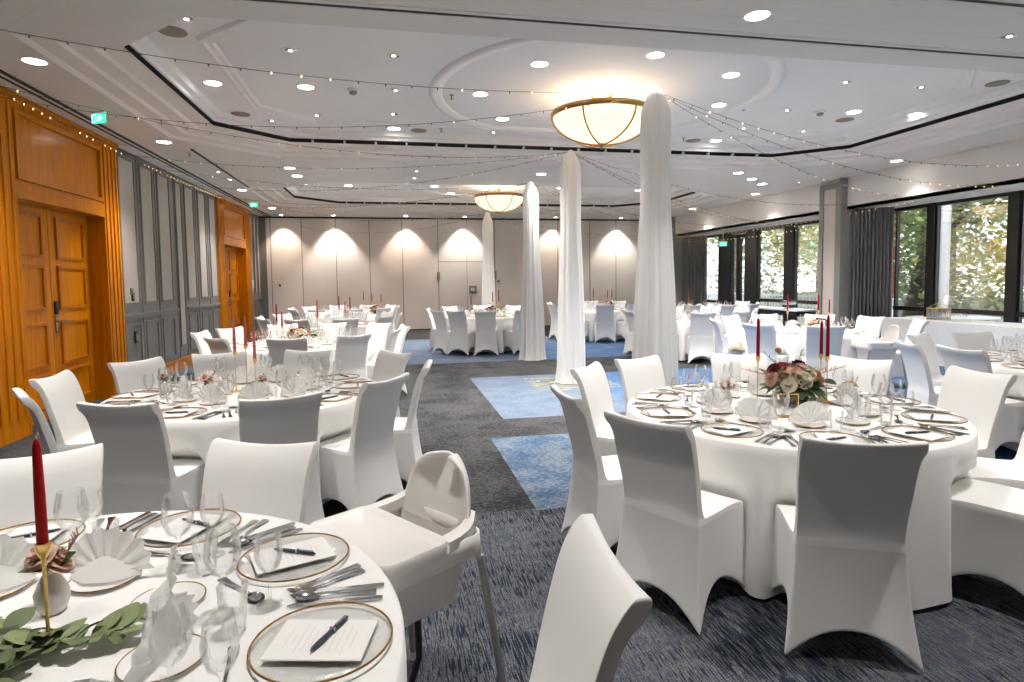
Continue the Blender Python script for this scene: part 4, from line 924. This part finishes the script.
# centrepieces
def cp(cx,cy,mat,tname,cands,mname):
    for i,(dx,dy,hh,hc_) in enumerate(cands):
        pl=['first','second','third'][i]
        pos=['left','middle','right'][i] if len(cands)==3 else ['left','right'][i]
        candle(cx+dx,cy+dy,TZ+.001,hh,hc_,mat,'%s taper candle, %s one on the %s'%(mname,pos,tname),'slim gold candlestick, %s one on the %s'%(pos,tname))
cp(-.775,1.49,M['red'],'foreground table',[(0,0,.225,.25)],'dark red')
cp(2.21,3.3,M['red'],'large right table with roses',[(0,0,.31,.25),(.54,.12,.29,.23),(.49,0,.29,.28)],'red')
cp(-1.13,4.7,M['pink'],'left table in front of the first door',[(0,0,.30,.24),(.045,.14,.33,.22),(.14,-.02,.24,.23)],'dusty pink')
cp(-1.45,8.2,M['red'],'left table before the second door',[(0,0,.30,.24),(.04,.15,.22,.22),(.5,.05,.33,.25)],'red')
cp(-.95,11.7,M['red'],'third left wall table',[(0,0,.30,.25),(.1,.1,.22,.22),(.2,0,.28,.25)],'red')
cp(-.65,15.2,M['red'],'left table by back wall',[(0,0,.33,.25),(.2,.1,.30,.22),(.42,0,.28,.22)],'red')
cp(5.55,7.6,M['red'],'window table with high chair',[(0,0,.30,.24),(.58,.1,.30,.24),(.68,0,.26,.22)],'red')
cp(5.5,10.95,M['rust'],'table before far curtain',[(0,0,.30,.24),(.1,.1,.26,.22),(.28,0,.30,.24)],'rust red')
cp(1.75,13.2,M['red'],'back centre table',[(0,0,.27,.2),(.5,.1,.31,.24),(.62,0,.33,.26)],'red')
cp(5.15,14.8,M['red'],'back right table',[(0,0,.33,.24),(.42,.1,.30,.22),(.5,0,.30,.24)],'red')
FLW=Proto(arrangement(5))
FLW.put((2.48,3.32,TZ+.001),0,'round centrepiece of blush roses and one dark red rose on the large right table','flower centrepieces',1.15)
FLW.put((-1.15,8.05,TZ+.001),.4,'rose centrepiece on the left table before the second wooden door','flower centrepieces',.95)
FLW.put((-.35,15.1,TZ+.001),1.2,'rose centrepiece on the left table nearest the back wall','flower centrepieces',.9)
FLW.put((6.15,7.7,TZ+.001),2.2,'rose centrepiece on the window-side table with the second high chair','flower centrepieces',.8)
FLW.put((2.2,13.1,TZ+.001),.9,'rose centrepiece on the back centre table','flower centrepieces',.95)
FLW.put((5.5,14.7,TZ+.001),3.0,'rose centrepiece on the back right table','flower centrepieces',.9)
gold_frame(2.20,3.0,TZ+.001,R(-15),'thin gold table number frame in front of the roses on the large right table',.12,.13)
gold_frame(-1.20,4.58,TZ+.001,R(10),'thin gold table number frame on the left table with pink candles',.14,.10)
bud_vase(-1.29,4.56,TZ+.001,'small bud vase with pink blossoms on the left table with pink candles','rose_pink',True,'vase_dark')
bud_vase(-1.62,4.72,TZ+.001,'small bud vase with peach blossoms at the left of the pink candle table','rose_peach',False,'vase_pale')
bud_vase(-.93,4.62,TZ+.001,'low glass vase with a mauve blossom right of the pink candles','rose_pink',False,'vase_pale',.8)
bud_vase(2.04,3.36,TZ+.001,'frosted vase with pale pink blossom left of the rose centrepiece','rose_pink',False,'vase_pale',1.0)
bud_vase(2.84,3.26,TZ+.001,'frosted vase with dried red leaves right of the rose centrepiece','rose_peach',True,'vase_pale',.9)
bud_vase(-.83,1.62,TZ+.001,'frosted bud vase with mauve and yellow blossoms on the foreground table','rose_pink',True,'vase_pale',1.1)
bud_vase(5.6,7.45,TZ+.001,'small bud vase with red blossom on the window-side table','rose_red',False,'vase_pale',.8)
def number_card(x,y,rz,l,w=.12,h=.17):
    e=thing('table_card',l,'card',(x,y,TZ+.001),rz); mb=MB(); mb.box(-w/2,w/2,-.002,.002,.01,h); mb.build('card',M['paper'],e,False)
    mb=MB(); mb.box(-w*.3,w*.3,-.02,.02,0,.012); mb.build('stand',M['gold'],e,False)
    mb=MB(); mb.box(-.015,.015,-.0026,-.0022,h*.45,h*.48); mb.box(-.03,.03,-.0026,-.0022,h*.35,h*.37); mb.build('text_lines',M['ink'],e,False)
number_card(6.0,7.45,R(15),'white table number card on the window-side table with the second high chair')
number_card(1.95,13.0,0,'white table number card on the back centre table')
number_card(5.25,14.5,0,'white table number card on the back right table')
number_card(5.95,10.7,R(15),'white table number card on the window-side table before the far curtain')
number_card(-.80,4.95,R(-10),'white card behind the pink candles on the left table',.13,.13)
# eucalyptus garland on the foreground table
e=thing('eucalyptus_garland','green eucalyptus garland lying on the foreground table around the red candle','garland',(-.84,1.39,TZ+.001))
rl=random.Random(4); BR=[]
for b in range(9):
    a=rl.uniform(0,6.28); p=Vector((rl.uniform(-.20,.10),rl.uniform(-.16,.13),.012)); pts=[p.copy()]
    for k in range(6): a+=rl.uniform(-.4,.4); p=p+Vector((.032*math.cos(a),.032*math.sin(a),rl.uniform(-.003,.008))); p.z=max(.01,min(.05,p.z)); pts.append(p.copy())
    mb=MB(); mb.tube(pts,.0016,5); tw=mb.build('twig',M['stem'],e); BR.append(pts)
cnt=0
for pts in BR:
    for k,p in enumerate(pts):
        for s in (-1,1):
            if cnt>=96: break
            d=(pts[min(k+1,6)]-pts[max(k-1,0)]); a=math.atan2(d.y,d.x)+s*rl.uniform(.5,1.2)
            o=mobj('leaf',rl.choice(EUC),e,tuple(p)); aim(o,(math.cos(a),math.sin(a),rl.uniform(-.05,.45)),rl.uniform(-.6,.6)); o.scale=(rl.uniform(.9,1.4),)*3; cnt+=1
# jacket left on a chair of the window-side table
mb=MB(); rr=[]
for i,(z,r) in enumerate(((.0,.15),(.03,.16),(.06,.12),(.075,.05),(.078,.005))):
    rr.append([(r*1.2*math.cos(2*PI*j/24)*(1+.15*math.sin(3*2*PI*j/24+i)),r*.8*math.sin(2*PI*j/24)*(1+.12*math.sin(5*2*PI*j/24)),z*(1+.2*math.sin(j))) for j in range(24)])
mb.rings(rr,True,True); o=mb.build('folded_cloth',M['speaker'],None,True,80,(5.55-.62,7.65+.1,.492)); tag(o,'crumpled taupe cloth lying on a chair seat at the window-side table','cloth')

# ------------------------------------------------------------------ buffet table by the window
e=thing('buffet_table','long folding table under the white buffet cloth by the window','table',(0,0,0))
mb=MB(); mb.bbox(9.02,9.78,5.2,9.50,.72,.745,.008); mb.build('tabletop',M['trimw'],e)
for x in (9.1,9.7):
    for y in (5.4,9.3): mb=MB(); mb.tube([(x,y,.72),(x,y,0.01)],.015); mb.build('leg',M['steel'],e)
def drop_cloth(x0,x1,y0,y1,z,name,label,bottom=.02,seed=3,mat='cloth'):
    per=[]; st=.04
    def seg(a,b):
        L=math.dist(a,b); k=int(L/st); return [(a[0]+(b[0]-a[0])*i/k,a[1]+(b[1]-a[1])*i/k) for i in range(k)]
    per=seg((x0,y0),(x1,y0))+seg((x1,y0),(x1,y1))+seg((x1,y1),(x0,y1))+seg((x0,y1),(x0,y0)); cx,cy=(x0+x1)/2,(y0+y1)/2; rr=[]
    for zz in (z,z-.006,z-.1,z-.3,z-.5,bottom):
        f=(z-zz)/z; row=[]
        for i,(x,y) in enumerate(per):
            nx=(1 if x>=x1-1e-4 else -1 if x<=x0+1e-4 else 0); ny=(1 if y>=y1-1e-4 else -1 if y<=y0+1e-4 else 0)
            o=.004+.02*f+.028*f*math.sin(i*.33+seed)+.018*f*math.sin(i*.19); row.append((x+nx*o,y+ny*o,zz))
        rr.append(row)
    mb=MB(); mb.rings(rr,True,True); o=mb.build(name,M[mat],None,True,60); return tag(o,label,'tablecloth')
drop_cloth(9.0,9.8,5.2,9.52,.752,'tablecloth','white floor-length cloth over the long buffet table by the window')
o=drop_cloth(8.97,9.83,5.17,9.55,.760,'tablecloth','shorter white overlay cloth on top of the long buffet table',.42,3)
# gold wire card house with clear panes
e=thing('gold_wire_lantern','house shaped gold wire lantern with clear panes on the buffet table','lantern',(9.35,8.75,.762),R(-5)); mb=MB(); w=.14;h=.2
c=[(-w,-w*.7),(w,-w*.7),(w,w*.7),(-w,w*.7)]
for i in range(4):
    a=c[i];b=c[(i+1)%4]; mb.tube([(*a,.004),(*b,.004)],.005,6); mb.tube([(*a,h),(*b,h)],.005,6); mb.tube([(*a,0),(*a,h)],.005,6); mb.tube([(*a,h),(0,0,h+.10)],.005,6)
mb.build('wire_frame',M['gold'],e); mb=MB(); mb.box(-w,w,-w*.7,w*.7,.01,h-.005); mb.build('panes',M['clear_box'],e,False)
e=thing('clear_sign','clear acrylic sign with dark lettering standing beside the gold lantern','sign',(9.3,8.35,.762),R(-70)); mb=MB(); mb.box(-.2,.2,-.003,.003,0,.19); mb.build('panel',M['clear_box'],e,False)
mb=MB()
for i,x in enumerate((-.14,-.10,-.06,-.01,.04,.08,.12)): mb.box(x,x+.022,-.005,-.0035,.08,.12 if i%2 else .135)
mb.build('lettering',M['ink'],e,False)
# low console by the far window with a dish
e=thing('console_table','low dark console table with pale top under the far windows','table',(9.35,13.45,0)); mb=MB(); mb.bbox(-.3,.3,-1.4,1.5,.74,.78,.008); mb.build('tabletop',M['rail'],e)
mb=MB(); mb.bbox(-.26,.26,-1.3,1.4,.62,.735,.006); mb.build('apron',M['steel_black'],e)
for sx in (-.26,.26):
    for sy in (-1.3,1.4): mb=MB(); mb.bbox(sx-.02,sx+.02,sy-.02,sy+.02,0,.63,.004); mb.build('leg',M['steel_black'],e)
e=thing('chafing_dish','steel warming dish on the console by the far window','dish',(9.3,12.7,.781)); mb=MB(); mb.lathe([(.12,0),(.12,.012),(.02,.02),(.02,.08),(.16,.1),(.19,.15),(.18,.16),(.12,.19),(.0005,.20)],24); mb.build('bowl',M['silver'],e); mb=MB(); mb.sph((0,0,.21),.015); mb.build('knob',M['strap'],e)

# ------------------------------------------------------------------ outdoors
mb=MB(); mb.box(XW+.12,60,-20,50,-.25,-.12); o=struct('ground_outside',mb,M['paving']); 
def tree(x,y,h,r,mat,label,seed,nl=2600,trunk=.22,lean=(0,0),low=1.0,ls=.20):
    rl=random.Random(seed); e=thing('tree',label,'tree',(x,y,-.12)); mb=MB(); top=Vector((lean[0],lean[1],h*.62))
    pts=[Vector((0,0,0)),Vector((lean[0]*.2,lean[1]*.2,h*.2)),Vector((lean[0]*.55,lean[1]*.55,h*.4)),top]; mb.tube(pts,[trunk,trunk*.8,trunk*.6,trunk*.3],10)
    brs=[]
    for k in range(9):
        s=pts[1].lerp(top,rl.uniform(.1,1)); a=rl.uniform(0,6.28); d=Vector((math.cos(a),math.sin(a),rl.uniform(.3,.9)))*r*rl.uniform(.5,.95); mb.tube([s,s+d*.5+Vector((0,0,.1)),s+d],[trunk*.4,trunk*.25,trunk*.08],6); brs.append(s+d)
    mb.build('trunk',M['bark'],e,True)
    cl=[b for b in brs]+[Vector((rl.uniform(-r,r),rl.uniform(-r,r),rl.uniform(low,h))) for _ in range(22)]
    mb=MB()
    for i in range(nl):
        c=rl.choice(cl); p=c+Vector((rl.gauss(0,.5),rl.gauss(0,.5),rl.gauss(0,.42)))*r*.42; s_=ls*rl.uniform(.5,1.2)
        if p.z<.2: continue
        a=Vector((rl.uniform(-1,1),rl.uniform(-1,1),rl.uniform(-.6,.6))).normalized(); b=a.cross(Vector((rl.uniform(-1,1),rl.uniform(-1,1),1))).normalized()
        mb.add([p-a*s_*.5,p-b*s_*.28,p+a*s_*.5,p+b*s_*.28],[(0,1,2,3)])
    mb.build('foliage',M[mat],e,False)
TT=[(15.5,15.4,8.,2.6,'tree1','old leaning tree with a thick dark trunk outside the first buffet window',.34,(0,-1.6),1.8),
 (16.,9.6,7.5,2.6,'tree2','golden yellow tree outside the wide buffet window',.2,(.3,-.5),1.4),(19.,11.6,9,3.4,'tree3','pale green tree behind the golden tree',.2,(0,0),.8),
 (17,16.5,8.,3.0,'tree3','pale leafy tree outside the middle far window',.2,(0,0),.8),(18,20.5,9.,3.,'tree2','yellowing tree outside the far middle window',.2,(0,0),.8),
 (15,24,8.5,3.,'tree1','green tree outside the terrace door',.25,(0,0),.8),(24,15,11,4.5,'tree1','tall dark green tree beyond the terrace',.3,(0,0),1.),
 (24,22,11,4.5,'tree1','tall green tree far beyond the far windows',.3,(0,0),1.),(22,7,10,4.,'tree2','tall yellow-green tree at the right edge outside',.3,(0,0),1.),(24,30,11,4.5,'tree3','tall pale tree farthest away outside',.3,(0,0),1.)]
for i,(x,y,h,r,mt,l,tk,ln,lo) in enumerate(TT): tree(x,y,h,r,mt,l,50+i,8500,tk,ln,lo,.23)
def bush(x,y,s,mat,label,seed):
    rl=random.Random(seed); e=thing('bush',label,'bush',(x,y,-.12)); mb=MB(); mb.tube([(0,0,0),(0,0,s*.5)],.04,6)
    mb.build('stem',M['bark'],e); mb=MB()
    for i in range(900):
        v=Vector((rl.gauss(0,1),rl.gauss(0,1),rl.gauss(0,1))).normalized()*rl.uniform(.6,1); p=Vector((v.x*s,v.y*s*1.3,abs(v.z)*s*1.1)); s_=.16*rl.uniform(.6,1.2)
        a=Vector((rl.uniform(-1,1),rl.uniform(-1,1),rl.uniform(-.6,.6))).normalized(); b=a.cross(Vector((rl.uniform(-1,1),rl.uniform(-1,1),1))).normalized()
        mb.add([p-a*s_*.5,p-b*s_*.28,p+a*s_*.5,p+b*s_*.28],[(0,1,2,3)])
    mb.build('foliage',M[mat],e,False)
for i,(x,y,s,mt,l) in enumerate(((14.5,11.2,1.0,'tree3','round bush behind the gold lantern outside'),(15,8.4,1.1,'tree2','yellowish bush outside the right window'),(16,13.4,1.2,'tree1','dark green bush behind the terrace furniture'),(15.6,19,1.3,'tree3','pale bush beyond the far railing'),(15.5,22.5,1.4,'tree1','green bush beyond the terrace door'),(19.5,17.5,1.8,'tree3','large pale bush beyond the railing'))): bush(x,y,s,mt,l,80+i)
# terrace railing
e=thing('terrace_railing','white railing with upright bars outside the far windows','railing',(12.2,0,0)); mb=MB(); mb.box(-.03,.03,12.5,26,.93,.98); mb.box(-.02,.02,12.5,26,.08,.12); mb.build('rails',M['rail'],e,False)
for k in range(90): mb=MB() if k==0 else mb; 
bme=MB().box(-.012,.012,-.012,.012,-.12,.93).mesh('baluster',M['rail'],False)
for k in range(90): mobj('baluster',bme,e,(0,12.55+k*.15,0))
def out_table(x,y,label):
    e=thing('outdoor_table',label,'table',(x,y,-.12)); mb=MB(); mb.bbox(-.7,.7,-.5,.5,.70,.75,.01); mb.build('tabletop',M['car'],e)
    for sx in (-.6,.6):
        for sy in (-.4,.4): mb=MB(); mb.box(sx-.03,sx+.03,sy-.03,sy+.03,0,.70); mb.build('leg',M['car'],e,False)
out_table(12.6,9.3,'white outdoor table on the terrace behind the gold lantern'); out_table(12.0,10.9,'white outdoor table on the terrace outside the first buffet window'); out_table(13.5,7.6,'white outdoor table at the right edge of the terrace')
e=thing('garden_wall','low pale garden wall behind the terrace','wall',(17.5,0,-.12)); mb=MB(); mb.box(-.1,.1,-10,45,0,.9); mb.build('wall_body',M['paving'],e,False); mb=MB(); mb.box(-.16,.16,-10,45,.9,.97); mb.build('coping',M['rail'],e,False)
mb=MB(); mb.bbox(14.0,14.35,14.75,15.1,-.12,5.5,.02); tag(mb.build('brick_pier',M['brick']),'red brick pier outside beside the dark grey curtain','pier')
mb=MB(); mb.lathe([(.10,-.12),(.10,6.5)],20,(13.0,12.05,0)); tag(mb.build('pale_column',M['car']),'pale round column on the terrace behind the wide buffet window','column')

# ------------------------------------------------------------------ world, daylight, camera
W=bpy.data.worlds.new('overcast'); S.world=W; W.use_nodes=True; t=W.node_tree; bg=t.nodes['Background']; bg.inputs[0].default_value=(.95,.975,1,1); bg.inputs[1].default_value=1.65
for (y0,y1) in ((1.6,10.3),(11.2,17.9)):
    l=bpy.data.lights.new('window_portal','AREA'); l.shape='RECTANGLE'; l.size=y1-y0; l.size_y=2.7; l.cycles.is_portal=True
    o=bpy.data.objects.new('window_portal',l); COL.objects.link(o); o.location=(XW+.15,(y0+y1)/2,1.45)
    o.rotation_euler=(R(90),0,R(90))
cam=bpy.data.cameras.new('camera'); co=bpy.data.objects.new('camera',cam); COL.objects.link(co); S.camera=co
f=600.; px,py=512.,318.
import mathutils
dy=Vector(((390-px)/f,-(281-py)/f,1.)); Hh=f/(-dy[0]*.012+dy[1]); dn=Vector((.012*Hh,-Hh,f)); dy.normalize(); dz=-dn.normalized(); dz=(dz-dy*dz.dot(dy)).normalized(); dx=dz.cross(dy)
if dx[0]<0: dx=-dx
# rows = world axes in camera coords (x right, y up, z forward) -> camera axes in world
rx=Vector((dx[0],dy[0],dz[0])); ru=Vector((dx[1],dy[1],dz[1])); rf=Vector((dx[2],dy[2],dz[2]))
mat=Matrix(((rx.x,ru.x,-rf.x,0),(rx.y,ru.y,-rf.y,0),(rx.z,ru.z,-rf.z,HC),(0,0,0,1)))
co.matrix_world=mat
cam.sensor_width=36; cam.sensor_fit='HORIZONTAL'; cam.lens=36*f/1024; cam.shift_x=0; cam.shift_y=-(341-py)/1024; cam.clip_start=.05; cam.clip_end=200
vs=S.view_settings; vs.view_transform='Standard'; vs.look='None'; vs.gamma=1; vs.use_curve_mapping=False; vs.exposure=1.36
S.cycles.use_denoising=True; S.cycles.max_bounces=8; S.cycles.diffuse_bounces=5; S.cycles.transparent_max_bounces=24; S.cycles.sample_clamp_indirect=6
S.cycles.use_light_tree=True; S.cycles.caustics_reflective=False; S.cycles.caustics_refractive=False
